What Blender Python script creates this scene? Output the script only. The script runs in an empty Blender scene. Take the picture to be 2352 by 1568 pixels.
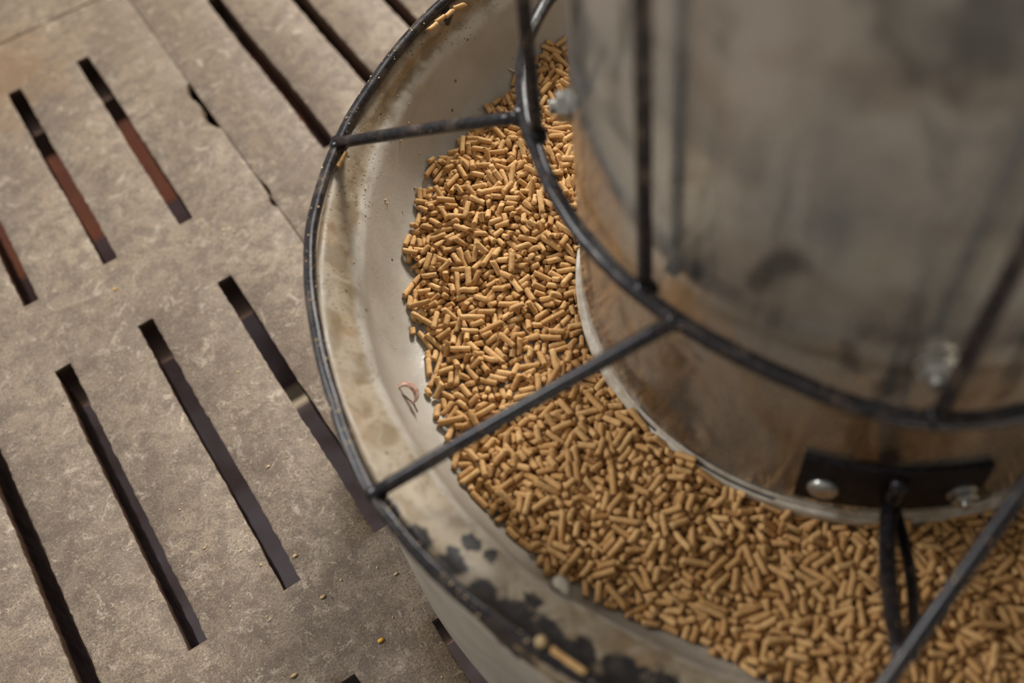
import bpy, bmesh, math, random
from mathutils import Vector, Matrix, Quaternion, noise

# ------------------------------------------------------------ camera, light, exposure
scene = bpy.context.scene
COL = scene.collection
scene.view_settings.view_transform = 'Standard'
scene.view_settings.look = 'None'
scene.view_settings.gamma = 1.0
scene.view_settings.use_curve_mapping = False
scene.view_settings.exposure = 0.1
RAD = math.radians

cam_data = bpy.data.cameras.new('camera')
cam = bpy.data.objects.new('camera', cam_data)
COL.objects.link(cam)
rx = Vector((0.83050964, -0.54936794, -0.09191631))
ry = Vector((-0.50465905, -0.67230494, -0.54159516))
rz = Vector((0.23573923, 0.4961864, -0.83559923))
M = Matrix((( rx.x, -ry.x, -rz.x, 0.00447), (rx.y, -ry.y, -rz.y, 0.05962), (rx.z, -ry.z, -rz.z, 0.75), (0, 0, 0, 1)))
cam.matrix_world = M
cam_data.sensor_width = 36
cam_data.lens = 36.77
cam_data.clip_start = 0.02
cam_data.dof.use_dof = True
cam_data.dof.focus_distance = 0.775
cam_data.dof.aperture_fstop = 3.0
scene.camera = cam

world = bpy.data.worlds.new('barn_daylight')
scene.world = world
world.use_nodes = True
wn = world.node_tree
wn.nodes.clear()
def wnode(t, **k):
    n = wn.nodes.new(t)
    for a, b in k.items(): setattr(n, a, b)
    return n
wo = wnode('ShaderNodeOutputWorld')
wb = wnode('ShaderNodeBackground')
tc = wnode('ShaderNodeTexCoord')
sep = wnode('ShaderNodeVectorMath', operation='DOT_PRODUCT')
wn.links.new(tc.outputs['Generated'], sep.inputs[0]); sep.inputs[1].default_value = (-0.42, 0.52, 0.744)
ramp = wnode('ShaderNodeValToRGB')
ramp.color_ramp.elements[0].position = 0.36
ramp.color_ramp.elements[0].color = (0.028, 0.024, 0.021, 1)
ramp.color_ramp.elements[1].position = 0.92
ramp.color_ramp.elements[1].color = (0.37, 0.355, 0.335, 1)
mth = wnode('ShaderNodeMath', operation='MULTIPLY_ADD')
wn.links.new(sep.outputs['Value'], mth.inputs[0]); mth.inputs[1].default_value = 0.5; mth.inputs[2].default_value = 0.5
wn.links.new(mth.outputs[0], ramp.inputs[0])
wn.links.new(ramp.outputs[0], wb.inputs[0])
wb.inputs[1].default_value = 1.15
wn.links.new(wb.outputs[0], wo.inputs[0])

def area(name, loc, target, sx, sy, power, color):
    l = bpy.data.lights.new(name, 'AREA')
    l.shape = 'RECTANGLE'; l.size = sx; l.size_y = sy; l.energy = power; l.color = color
    o = bpy.data.objects.new(name, l); COL.objects.link(o)
    o.location = loc
    o.rotation_euler = (Vector(target) - Vector(loc)).to_track_quat('-Z', 'Y').to_euler()
    return o
area('window_daylight', (2.5, 2.5, 2.3), (0.2, 0.45, 0.1), 0.9, 0.8, 195, (1.0, 0.97, 0.925))
area('doorway_daylight', (-1.5, 2.3, 2.3), (0.0, 0.6, 0.1), 0.8, 0.8, 62, (0.98, 0.98, 1.0))
area('pit_side_daylight', (-0.2, -1.9, -0.25), (0.0, 1.0, -0.35), 2.5, 0.3, 130, (1.0, 0.90, 0.80))

# ------------------------------------------------------------ helpers
def srgb(r, g, b):
    f = lambda c: (c / 255 / 12.92) if c / 255 <= 0.04045 else ((c / 255 + 0.055) / 1.055) ** 2.4
    return (f(r), f(g), f(b), 1)

class Mat:
    def __init__(self, name):
        self.m = bpy.data.materials.new(name); self.m.use_nodes = True
        self.t = self.m.node_tree; self.t.nodes.clear()
        self.out = self.n('ShaderNodeOutputMaterial'); self.b = self.n('ShaderNodeBsdfPrincipled')
        self.l(self.b.outputs[0], self.out.inputs[0])
        self.tc = self.n('ShaderNodeTexCoord')
    def n(self, t, **k):
        x = self.t.nodes.new(t)
        for a, b in k.items(): setattr(x, a, b)
        return x
    def l(self, a, b): self.t.links.new(a, b)
    def val(self, sock, v):
        if hasattr(v, 'is_output') or isinstance(v, bpy.types.NodeSocket): self.l(v, sock)
        else: sock.default_value = v
    def noise(self, scale, detail=4, rough=0.55, vec=None, dist=0.0, coord='Object'):
        x = self.n('ShaderNodeTexNoise'); x.inputs['Scale'].default_value = scale
        x.inputs['Detail'].default_value = detail; x.inputs['Roughness'].default_value = rough
        x.inputs['Distortion'].default_value = dist
        self.l(vec if vec is not None else self.tc.outputs[coord], x.inputs['Vector'])
        return x.outputs[0]
    def vor(self, scale, vec=None, coord='Object', rnd=1.0):
        x = self.n('ShaderNodeTexVoronoi'); x.inputs['Scale'].default_value = scale
        x.inputs['Randomness'].default_value = rnd
        self.l(vec if vec is not None else self.tc.outputs[coord], x.inputs['Vector'])
        return x
    def mr(self, v, a, b, c=0.0, d=1.0, smooth=True):
        x = self.n('ShaderNodeMapRange')
        if smooth: x.interpolation_type = 'SMOOTHSTEP'
        self.val(x.inputs[0], v)
        for i, q in enumerate((a, b, c, d)): x.inputs[i + 1].default_value = q
        return x.outputs[0]
    def math(self, op, a, b=None, c=None):
        x = self.n('ShaderNodeMath', operation=op)
        self.val(x.inputs[0], a)
        if b is not None: self.val(x.inputs[1], b)
        if c is not None: self.val(x.inputs[2], c)
        return x.outputs[0]
    def mix(self, f, a, b, mode='MIX'):
        x = self.n('ShaderNodeMix', data_type='RGBA', blend_type=mode)
        self.val(x.inputs[0], f); self.val(x.inputs[6], a); self.val(x.inputs[7], b)
        return x.outputs[2]
    def bump(self, h, strength=0.5, dist=0.001, normal=None):
        x = self.n('ShaderNodeBump'); x.inputs['Strength'].default_value = strength
        x.inputs['Distance'].default_value = dist
        self.l(h, x.inputs['Height'])
        if normal is not None: self.l(normal, x.inputs['Normal'])
        return x.outputs[0]
    def set(self, **k):
        for a, v in k.items():
            self.val(self.b.inputs[{'color': 'Base Color', 'rough': 'Roughness', 'metal': 'Metallic', 'normal': 'Normal', 'spec': 'Specular IOR Level'}[a]], v)
        return self.m
    def stretch(self, s):
        x = self.n('ShaderNodeMapping'); x.inputs['Scale'].default_value = s
        self.l(self.tc.outputs['Object'], x.inputs[0]); return x.outputs[0]

def mesh_obj(name, verts, faces, mat, parent=None, smooth=True, auto=None):
    me = bpy.data.meshes.new(name); me.from_pydata(verts, [], faces); me.update()
    me.materials.append(mat)
    if smooth: me.polygons.foreach_set('use_smooth', [True] * len(me.polygons))
    o = bpy.data.objects.new(name, me); COL.objects.link(o)
    if auto is not None:
        m = o.modifiers.new('edges', 'EDGE_SPLIT'); m.split_angle = RAD(auto)
    if parent is not None: o.parent = parent
    return o

def tag(o, label=None, cat=None, group=None, kind=None):
    if label: o['label'] = label
    if cat: o['category'] = cat
    if group: o['group'] = group
    if kind: o['kind'] = kind
    return o

def empty(name, loc):
    o = bpy.data.objects.new(name, None); COL.objects.link(o); o.location = loc; return o

def tube(points, radius, sides=16, closed=False, cap=True, rough=0.0, seed=0):
    """swept round bar; radius is a number or a function of the point index"""
    P = [Vector(p) for p in points]; n = len(P); V = []; F = []
    up = Vector((0, 0, 1)); prev = None
    for i in range(n):
        if closed: t = P[(i + 1) % n] - P[i - 1]
        else: t = P[min(i + 1, n - 1)] - P[max(i - 1, 0)]
        t.normalize()
        if prev is None:
            a = up.cross(t)
            if a.length < 0.1: a = Vector((1, 0, 0)).cross(t)
            a.normalize()
        else:
            a = prev - t * prev.dot(t); a.normalize()
        prev = a; b = t.cross(a)
        r = radius(i) if callable(radius) else radius
        for j in range(sides):
            q = 2 * math.pi * j / sides
            d = a * math.cos(q) + b * math.sin(q)
            p = P[i] + d * r
            if rough: p += d * (noise.noise(p * 160 + Vector((seed, 0, 0))) * rough)
            V.append(p)
    for i in range(n if closed else n - 1):
        i2 = (i + 1) % n
        for j in range(sides):
            j2 = (j + 1) % sides
            F.append((i * sides + j, i2 * sides + j, i2 * sides + j2, i * sides + j2))
    if not closed and cap:
        F.append(tuple(range(sides))[::-1] if False else tuple(range(sides)))
        F.append(tuple((n - 1) * sides + j for j in range(sides))[::-1])
    return V, F

def join(*parts):
    V = []; F = []
    for v, f in parts:
        k = len(V); V += list(v); F += [tuple(i + k for i in q) for q in f]
    return V, F

def lathe(profile, n, rfun=None, zfun=None, a0=0.0, a1=360.0):
    V = []; F = []; k = len(profile); full = abs(a1 - a0) >= 359.9
    m = n if full else n + 1
    for i in range(m):
        a = RAD(a0 + (a1 - a0) * i / n); c, s = math.cos(a), math.sin(a)
        for (r, z) in profile:
            if rfun: r = r + rfun(r, z, a)
            zz = z + (zfun(r, z, a) if zfun else 0)
            V.append((r * c, r * s, zz))
    for i in range(n):
        i2 = (i + 1) % m
        for j in range(k - 1):
            F.append((i * k + j, i2 * k + j, i2 * k + j + 1, i * k + j + 1))
    return V, F

def lumps(center, radius, squash, seed, sub=2, amp=0.35, freq=None):
    bm = bmesh.new(); bmesh.ops.create_icosphere(bm, subdivisions=sub, radius=1.0)
    V = []
    for v in bm.verts:
        d = v.co.normalized(); k = 1 + amp * noise.noise(d * 1.7 + Vector((seed * 3.1, seed, 0)))
        V.append((center[0] + d.x * radius * k * squash[0], center[1] + d.y * radius * k * squash[1], center[2] + d.z * radius * k * squash[2]))
    F = [tuple(v.index for v in f.verts) for f in bm.faces]
    bm.free(); return V, F

CX, CY = 0.3904, 0.3220          # centre of the feeder
def pol(r, deg, z=0.0, world=True):
    a = RAD(deg); return Vector(((CX if world else 0) + r * math.cos(a), (CY if world else 0) + r * math.sin(a), z))

# ------------------------------------------------------------ materials
def slat_concrete():
    m = Mat('slat_concrete')
    n1 = m.noise(8, 4, 0.6); n2 = m.noise(60, 6, 0.7, dist=0.3); n3 = m.noise(520, 5, 0.75); n4 = m.noise(2.6, 3, 0.5)
    c = m.mix(m.mr(n1, 0.32, 0.68), srgb(112, 93, 72), srgb(140, 121, 97))
    c = m.mix(m.mr(n2, 0.42, 0.60, 0, 0.7), c, srgb(90, 73, 56))
    c = m.mix(m.mr(n4, 0.48, 0.66, 0, 0.55), c, srgb(104, 84, 62))
    worm = m.noise(48, 8, 0.74, dist=1.0)
    c = m.mix(m.mr(worm, 0.54, 0.66, 0, 0.75), c, srgb(178, 162, 140))
    c = m.mix(m.mr(m.noise(130, 6, 0.75, dist=1.4), 0.56, 0.66, 0, 0.6), c, srgb(182, 166, 142))
    c = m.mix(m.mr(n3, 0.47, 0.60, 0, 0.72), c, srgb(72, 58, 47))
    c = m.mix(m.mr(m.noise(760, 3, 0.7), 0.60, 0.70, 0, 0.7), c, srgb(196, 182, 158))
    v = m.vor(330); c = m.mix(m.mr(v.outputs['Distance'], 0.08, 0.15, 0.8, 0), c, m.mix(m.mr(v.outputs['Color'], 0.2, 0.8), srgb(200, 180, 146), srgb(88, 72, 58)))
    # rusty stain at the far left of the slab
    g = m.n('ShaderNodeNewGeometry'); d = m.n('ShaderNodeVectorMath', operation='DISTANCE')
    m.l(g.outputs['Position'], d.inputs[0]); d.inputs[1].default_value = (-0.055, 1.13, 0)
    st = m.math('MULTIPLY_ADD', m.noise(30, 6, 0.65), 0.16, d.outputs['Value'])
    c = m.mix(m.mr(st, 0.10, 0.19, 0.7, 0), c, srgb(112, 84, 50))
    sz = m.n('ShaderNodeSeparateXYZ'); m.l(g.outputs['Position'], sz.inputs[0])   # darker brown below the slot edges
    c = m.mix(m.mr(sz.outputs['Z'], -0.007, -0.0025, 1, 0), c, m.mix(n2, srgb(74, 52, 37), srgb(58, 42, 32)))
    h = m.math('ADD', m.math('MULTIPLY', n3, 0.6), m.math('MULTIPLY', n2, 1.0))
    h = m.math('ADD', h, m.math('MULTIPLY', m.noise(1400, 3, 0.6), 0.25))
    return m.set(color=c, rough=m.mr(n2, 0.3, 0.7, 0.32, 0.55), normal=m.bump(h, 0.55, 0.0014), spec=0.5)

PATCH = [((0.036, 0.318, 0.226), 0.0086), ((0.041, 0.295, 0.225), 0.0101), ((0.047, 0.272, 0.223), 0.0108), ((0.0660, 0.281, 0.214), 0.0072),
         ((0.0530, 0.281, 0.219), 0.0050), ((0.0700, 0.270, 0.213), 0.0058), ((0.051, 0.250, 0.222), 0.0130), ((0.058, 0.232, 0.220), 0.0180),
         ((0.066, 0.214, 0.220), 0.0150), ((0.074, 0.196, 0.221), 0.0150), ((0.088, 0.176, 0.222), 0.0158), ((0.045, 0.215, 0.212), 0.0122), ((0.073, 0.234, 0.213), 0.0079), ((0.100, 0.158, 0.222), 0.0158),
         ((0.2747, 0.6490, 0.222), 0.0072)]
def trough_concrete():
    m = Mat('trough_concrete')
    g = m.n('ShaderNodeNewGeometry'); sp = m.n('ShaderNodeSeparateXYZ'); m.l(g.outputs['Position'], sp.inputs[0])
    z = sp.outputs['Z']
    n1 = m.noise(14, 4, 0.6); n2 = m.noise(60, 5, 0.6, dist=0.5); n3 = m.noise(380, 4, 0.6)
    c = m.mix(m.mr(n1, 0.35, 0.65), srgb(156, 147, 133), srgb(170, 162, 149))
    zz = m.math('MULTIPLY_ADD', m.math('SUBTRACT', n1, 0.5), 0.02, z)
    wallmask = m.mr(z, 0.203, 0.210)
    stain = m.mix(m.mr(n2, 0.38, 0.62), srgb(128, 110, 84), srgb(160, 144, 120))
    stain = m.mix(m.mr(m.noise(26, 3), 0.54, 0.70, 0, 0.55), stain, srgb(150, 112, 74))
    c = m.mix(m.math('MULTIPLY', wallmask, m.mr(m.noise(20, 4, 0.6), 0.30, 0.52, 0.55, 1.0)), c, stain)
    crease = m.math('MULTIPLY', m.mr(z, 0.196, 0.204), m.mr(z, 0.2075, 0.2115, 1, 0))  # highlight along the rounded crease, painted into the colour
    c = m.mix(m.math('MULTIPLY', crease, m.mr(n2, 0.3, 0.55, 0.1, 0.75)), c, srgb(192, 185, 173))
    # small blow holes in the cast surface
    v = m.vor(330); holes = m.math('MULTIPLY', m.mr(v.outputs['Distance'], 0.16, 0.28, 1, 0), m.mr(v.outputs['Color'], 0.50, 0.54))
    holes = m.math('MULTIPLY', holes, m.math('MULTIPLY', m.mr(m.noise(30, 3), 0.42, 0.56), m.mr(zz, 0.188, 0.200)))
    v2 = m.vor(90); h2 = m.math('MULTIPLY', m.mr(v2.outputs['Distance'], 0.09, 0.14, 1, 0), m.mr(v2.outputs['Color'], 0.70, 0.72))
    holes = m.math('MAXIMUM', holes, h2)
    c = m.mix(m.math('MULTIPLY', holes, 0.8), c, srgb(70, 58, 46))
    inner = m.mr(z, 0.205, 0.215)
    black = None
    for pc, r in PATCH:
        d = m.n('ShaderNodeVectorMath', operation='DISTANCE')
        m.l(g.outputs['Position'], d.inputs[0]); d.inputs[1].default_value = pc
        k = m.math('SUBTRACT', 1.0, m.math('DIVIDE', d.outputs['Value'], r))
        black = k if black is None else m.math('MAXIMUM', black, k)
    nb = m.math('MULTIPLY_ADD', m.noise(95, 5, 0.7), 2.0, -0.92)
    bl = m.math('MULTIPLY', m.mr(m.math('ADD', black, nb), 0.10, 0.34), m.mr(z, 0.19, 0.20))
    c = m.mix(bl, c, m.mix(m.mr(m.noise(120, 4), 0.45, 0.7), srgb(34, 30, 30), srgb(66, 58, 50)))
    h = m.math('SUBTRACT', m.math('ADD', m.math('MULTIPLY', n2, 0.8), m.math('MULTIPLY', n3, 0.35)), m.math('MULTIPLY', holes, 1.2))
    return m.set(color=c, rough=m.mr(n2, 0.3, 0.7, 0.38, 0.6), normal=m.bump(h, 0.6, 0.001))

def painted_steel(name='black_painted_steel', dust=True):
    m = Mat(name)
    n = m.noise(220, 4, 0.6)
    c = m.mix(m.mr(n, 0.35, 0.7), srgb(26, 23, 25), srgb(42, 38, 40))
    if dust:
        v = m.vor(420); sp = m.math('MULTIPLY', m.mr(v.outputs['Distance'], 0.16, 0.26, 1, 0), m.mr(v.outputs['Color'], 0.66, 0.68))
        sp = m.math('MULTIPLY', sp, m.mr(m.noise(45, 3), 0.50, 0.62))
        c = m.mix(sp, c, srgb(190, 150, 100))
        c = m.mix(m.mr(m.noise(60, 4), 0.50, 0.75, 0, 0.45), c, srgb(104, 90, 76))
    return m.set(color=c, rough=m.mr(n, 0.3, 0.7, 0.24, 0.34) if dust else 0.6, normal=m.bump(n, 0.08, 0.0003), spec=0.34 if dust else 0.2)

def galvanised():
    m = Mat('galvanised_sheet')
    n1 = m.noise(7, 4, 0.55); n2 = m.noise(28, 5, 0.6, vec=m.stretch((1, 1, 0.35)), dist=0.6); n3 = m.noise(150, 4, 0.6)
    g = m.n('ShaderNodeNewGeometry'); sp = m.n('ShaderNodeSeparateXYZ'); m.l(g.outputs['Position'], sp.inputs[0])
    c = m.mix(m.mr(n2, 0.35, 0.65), srgb(184, 184, 180), srgb(212, 210, 204))
    low = m.mr(m.math('MULTIPLY_ADD', n1, 0.10, sp.outputs['Z']), 0.26, 0.50, 1.0, 0.45)
    d = m.math('MULTIPLY', m.mr(n2, 0.42, 0.62, 0.25, 1.0), low)
    c = m.mix(m.math('MULTIPLY', d, 0.7), c, srgb(104, 92, 70))
    c = m.mix(m.mr(m.noise(11, 3, dist=0.8), 0.54, 0.68, 0, 0.32), c, srgb(120, 92, 66))
    c = m.mix(m.mr(m.noise(16, 4, vec=m.stretch((1, 1, 0.6)), dist=1.2), 0.50, 0.64, 0, 0.75), c, srgb(74, 76, 76))
    c = m.mix(m.math('MULTIPLY', m.mr(m.noise(13, 3, dist=0.5), 0.52, 0.66), m.mr(sp.outputs['Z'], 0.2, 0.42, 0.5, 0)), c, srgb(136, 106, 60))
    return m.set(color=c, rough=m.math('ADD', m.mr(n3, 0.3, 0.7, 0.11, 0.18), m.math('MULTIPLY', d, 0.14)), metal=m.mr(d, 0.1, 1.0, 0.78, 0.5), normal=m.bump(m.math('ADD', n1, m.math('MULTIPLY', n3, 0.05)), 0.35, 0.006))

def simple(name, col, rough, metal=0.0, nscale=120, var=0.25, bump=0.2, col2=None):
    m = Mat(name); n = m.noise(nscale, 4, 0.6)
    c2 = col2 or tuple(x * (1 - var) for x in col[:3]) + (1,)
    c = m.mix(m.mr(n, 0.3, 0.7), col, c2)
    return m.set(color=c, rough=rough, metal=metal, normal=m.bump(n, bump, 0.0008))

def pellet_material():
    m = Mat('feed_pellet')
    g = m.n('ShaderNodeNewGeometry'); oi = m.n('ShaderNodeObjectInfo')
    rnd = m.math('FRACT', m.math('ADD', g.outputs['Random Per Island'], oi.outputs['Random']))
    n1 = m.noise(700, 4, 0.65); n2 = m.noise(240, 3, 0.6)
    c = m.mix(rnd, srgb(184, 139, 84), srgb(214, 173, 116))
    c = m.mix(m.mr(n2, 0.38, 0.7, 0, 0.55), c, srgb(176, 128, 76))
    c = m.mix(m.mr(n1, 0.52, 0.72, 0, 0.45), c, srgb(238, 208, 162))
    v = m.vor(420); sp = m.math('MULTIPLY', m.mr(v.outputs['Distance'], 0.10, 0.2, 1, 0), m.mr(v.outputs['Color'], 0.80, 0.82))
    c = m.mix(m.math('MULTIPLY', sp, 0.75), c, srgb(96, 66, 42))
    return m.set(color=c, rough=0.72, normal=m.bump(m.math('ADD', n1, n2), 0.8, 0.0005), spec=0.25)

def brick():
    m = Mat('brick_wall')
    br = m.n('ShaderNodeTexBrick'); br.inputs['Scale'].default_value = 4.2
    br.inputs['Color1'].default_value = srgb(80, 37, 15); br.inputs['Color2'].default_value = srgb(68, 30, 12); br.inputs['Mortar'].default_value = srgb(78, 40, 20)
    mp = m.n('ShaderNodeMapping'); mp.inputs['Rotation'].default_value = (RAD(90), 0, 0)
    m.l(m.tc.outputs['Object'], mp.inputs[0]); m.l(mp.outputs[0], br.inputs['Vector'])
    n = m.noise(12, 4); c = m.mix(m.mr(n, 0.35, 0.7, 0, 0.5), br.outputs[0], srgb(58, 28, 14))
    return m.set(color=c, rough=0.85)

M_SLAT = slat_concrete(); M_TROUGH = trough_concrete(); M_STEEL = painted_steel(); M_GALV = galvanised()
M_PLATE = painted_steel('black_bracket_steel', False)
M_PELLET = pellet_material(); M_BRICK = brick()
M_ZINC = simple('zinc_bolt', srgb(190, 188, 180), 0.3, 0.8, 200, 0.2)
M_RIM = simple('pale_rim_strip', srgb(208, 202, 190), 0.5, 0.1, 90, 0.3, 0.3, srgb(168, 156, 136))
M_GAP = simple('dark_slit_strip', srgb(34, 30, 28), 0.8)
M_PIT = simple('pit_floor_slurry', srgb(156, 150, 160), 0.75, 0, 9, 0.3, 0.3, srgb(112, 98, 98))
M_DARK_BLOCK = simple('dark_pit_block', srgb(22, 16, 13), 0.9, 0, 30)
M_DARK_BLOCK.node_tree.nodes['Principled BSDF'].inputs['Specular IOR Level'].default_value = 0.0
M_PALE = simple('pale_board', srgb(150, 140, 122), 0.8, 0, 40)
M_HUSK = simple('reddish_husk', srgb(140, 84, 66), 0.6, 0, 300, 0.3, 0.3, srgb(196, 170, 150))
M_STALK = simple('dark_stalk', srgb(84, 66, 52), 0.7, 0, 300)
M_CHIP = simple('white_chip', srgb(200, 192, 176), 0.6, 0, 200)
M_CRUMB = simple('feed_crumb', srgb(206, 178, 130), 0.8, 0, 200, 0.3)
M_YELLOW = simple('maize_bit', srgb(222, 172, 60), 0.6, 0, 300, 0.25)

# ------------------------------------------------------------ slatted floor
T = 0.065; PITCH = 0.0799; SW = 0.0149
def panel(name, x0, x1, slots, y0, y1, rows, label, fine, chips=(), zoff=0.0, seed=0):
    step = 0.004 if fine else 0.03
    ys = set()
    y = y0
    while y < y1: ys.add(round(y, 5)); y += step
    ys.add(round(y1, 5))
    for a, b in rows:
        ys = {q for q in ys if min(abs(q - a), abs(q - b)) > step * 0.45}
        ys |= {round(a, 5), round(b, 5)}
    ys |= {round(y0 + 0.0015, 5), round(y1 - 0.0015, 5)}
    ys = sorted(ys)
    cols = [(x0, 'E', 1), (x0 + 0.002, 'F', 1)]
    prev = x0
    for s in slots:
        mid = (prev + s) / 2
        cols.append((mid, 'M', 0))
        cols += [(s - SW / 2 - 0.0018, 'N', -1), (s - SW / 2, 'S', -1), (s + SW / 2, 'S', 1), (s + SW / 2 + 0.0018, 'N', 1)]
        prev = s + SW / 2
    cols += [((prev + x1) / 2, 'M', 0), (x1 - 0.002, 'F', -1), (x1, 'E', -1)]
    def inrow(y): return any(a - 1e-6 <= y <= b + 1e-6 for a, b in rows)
    def wob(x, y, k):
        v = Vector((x * 7 + seed, y * 9, k)); w = Vector((x * 50 + seed, y * 170, k))
        return noise.noise(v) * 0.0012 + noise.noise(w) * 0.0009 + noise.noise(w * 2.7) * 0.0007
    nx = len(cols); V = []; top = {}
    for j, y in enumerate(ys):
        row = inrow(y)
        for i, (x, t, s) in enumerate(cols):
            z = 0.0; xx = x; yy = y
            if t in 'SN':
                xx += wob(x if t == 'S' else x - s * 0.0018, y, 3.0) * (1 if fine else 0.3)
                if t == 'S' and row: z = -0.0014
            if t in 'EF':
                xx += wob(x0 if s > 0 else x1, y, 7.0) * 0.35 * s
                if t == 'E': z = -0.0016
                for (cy, cw, cd, side) in chips:
                    if side == s and abs(y - cy) < cw:
                        k = 1 - abs(y - cy) / cw
                        xx += s * cd * k ** 0.6 * (1 if t == 'E' else 1.25)
                        if t == 'E': z -= 0.012 * k
            if j == 0 or j == len(ys) - 1: z = -0.0016
            top[i, j] = len(V); V.append((xx, yy, z + zoff))
    nt = len(V)
    for k in range(nt):
        i = k % nx; t, s = cols[i][1], cols[i][2]; x, y, z = V[k]
        V.append((x + (s * 0.002 if t == 'S' and inrow(y) else 0), y, -T + zoff))
    F = []; solid = {}
    for j in range(len(ys) - 1):
        rowcell = any(a - 1e-6 <= ys[j] and ys[j + 1] <= b + 1e-6 for a, b in rows)
        for i in range(nx - 1):
            hole = rowcell and cols[i][1] == 'S' and cols[i + 1][1] == 'S' and cols[i][2] == -1
            if not hole: solid[i, j] = 1
    for (i, j) in solid:
        a, b, c, d = top[i, j], top[i + 1, j], top[i + 1, j + 1], top[i, j + 1]
        F.append((a, b, c, d)); F.append((a + nt, d + nt, c + nt, b + nt))
        if (i - 1, j) not in solid: F.append((a, d, d + nt, a + nt))
        if (i + 1, j) not in solid: F.append((c, b, b + nt, c + nt))
        if (i, j - 1) not in solid: F.append((b, a, a + nt, b + nt))
        if (i, j + 1) not in solid: F.append((d, c, c + nt, d + nt))
    o = mesh_obj(name, V, F, M_SLAT, None, True, 40)
    tag(o, label, 'floor', kind='structure')
    return o

ROWS = [(0.0336, 0.3361), (0.4224, 0.7241), (0.8108, 1.1019)]
up_rows = [(a + 1.252, b + 1.252) for a, b in ROWS]; dn_rows = [(a - 1.252, b - 1.252) for a, b in ROWS]
EDGES = [-0.68, -0.2795, 0.1204, 0.518, 0.915, 1.312]
LAB = ['far left', 'left', 'middle', 'right', 'far right']
for k in range(5):
    xa, xb = EDGES[k] + 0.0004, EDGES[k + 1] - 0.0004
    base = -0.1997 if k == 1 else EDGES[k] + 0.0786
    if k == 0: base = -0.6
    slots = [base + PITCH * q for q in range(4 if k != 2 else 4)]
    if k == 2: slots = [0.199, 0.2769, 0.3576, 0.437]
    ch = [(0.972, 0.016, 0.0045, -1), (0.955, 0.014, 0.003, -1), (0.926, 0.022, 0.0055, -1), (0.78, 0.008, 0.0015, -1)] if k == 1 else ([(0.80, 0.012, 0.001, 1)] if k == 2 else [])
    panel('floor' if True else '', xa, xb, slots, -0.06, 1.1855, ROWS, 'weathered grey-brown concrete slat panel, ' + LAB[k] + ' one of the middle row', k in (1, 2), ch, 0, k)
    panel('floor', xa, xb, slots, 1.188, 2.43, up_rows, 'weathered concrete slat panel beyond the cross joint, ' + LAB[k], False, (), -0.001, k + 9)
    panel('floor', xa, xb, slots, -1.31, -0.062, dn_rows, 'weathered concrete slat panel nearest the camera, ' + LAB[k], False, (), 0, k + 20)

# pit below the slats
def box(x0, x1, y0, y1, z0, z1):
    V = [(x, y, z) for z in (z0, z1) for y in (y0, y1) for x in (x0, x1)]
    return V, [(0, 2, 3, 1), (4, 5, 7, 6), (0, 1, 5, 4), (1, 3, 7, 5), (3, 2, 6, 7), (2, 0, 4, 6)]
o = mesh_obj('pit_floor', *box(-0.9, 1.6, -1.6, 1.5, -0.50, -0.45), M_PIT, smooth=False); tag(o, 'dark purplish grey pit floor seen through the slots', 'floor', kind='structure')
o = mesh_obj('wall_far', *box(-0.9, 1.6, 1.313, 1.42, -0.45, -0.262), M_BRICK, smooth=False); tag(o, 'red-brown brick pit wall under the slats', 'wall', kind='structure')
o = mesh_obj('trim_1', *box(-0.9, 1.6, 1.300, 1.42, -0.262, -0.0665), M_DARK_BLOCK, smooth=False); tag(o, 'dark block between the slats and the brick pit wall', 'beam', kind='structure')  # near-black block fills the height between brick wall and slats
V, F = box(0.040, 0.098, 0.860, 0.884, -0.45, -0.437); o = mesh_obj('board_scrap', V, F, M_PALE, smooth=False)
tag(o, 'pale strip of board lying in the pit, seen through the slot beside the trough', 'board')
o = mesh_obj('stone', *lumps((-0.318, 0.972, -0.442), 0.017, (0.8, 1.5, 0.5), 4), M_CHIP); tag(o, 'pale lump in the pit seen through the leftmost slot', 'stone')

# ------------------------------------------------------------ trough
CREASE = [(0, .33), (60, .335), (100, .337), (116, .3395), (127, .336), (146, .329), (164, .3265), (179, .3185), (193, .314), (205, .308), (220, .306), (260, .312), (360, .33)]
def crease_r(t):
    t %= 360
    for (a, r), (b, q) in zip(CREASE, CREASE[1:]):
        if a <= t <= b: return r + (q - r) * (t - a) / (b - a)
def bowl(t):
    """inner face of the trough at one heading: radius and height from floor to rim"""
    rc = crease_r(t)
    return [(rc - .09, .140), (rc - .07, .140), (rc - .05, .140), (rc - .038, .1408), (rc - .031, .1422), (rc - .026, .1440), (rc - .021, .1472), (rc - .017, .1510), (rc - .0135, .1562), (rc - .011, .1620), (rc - .0082, .170), (rc - .006, .178),
            (rc - .0042, .186), (rc - .0028, .193), (rc - .0015, .1995), (rc + .0002, .2045), (rc + .0028, .2085), (rc + .0065, .2115)]
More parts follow.
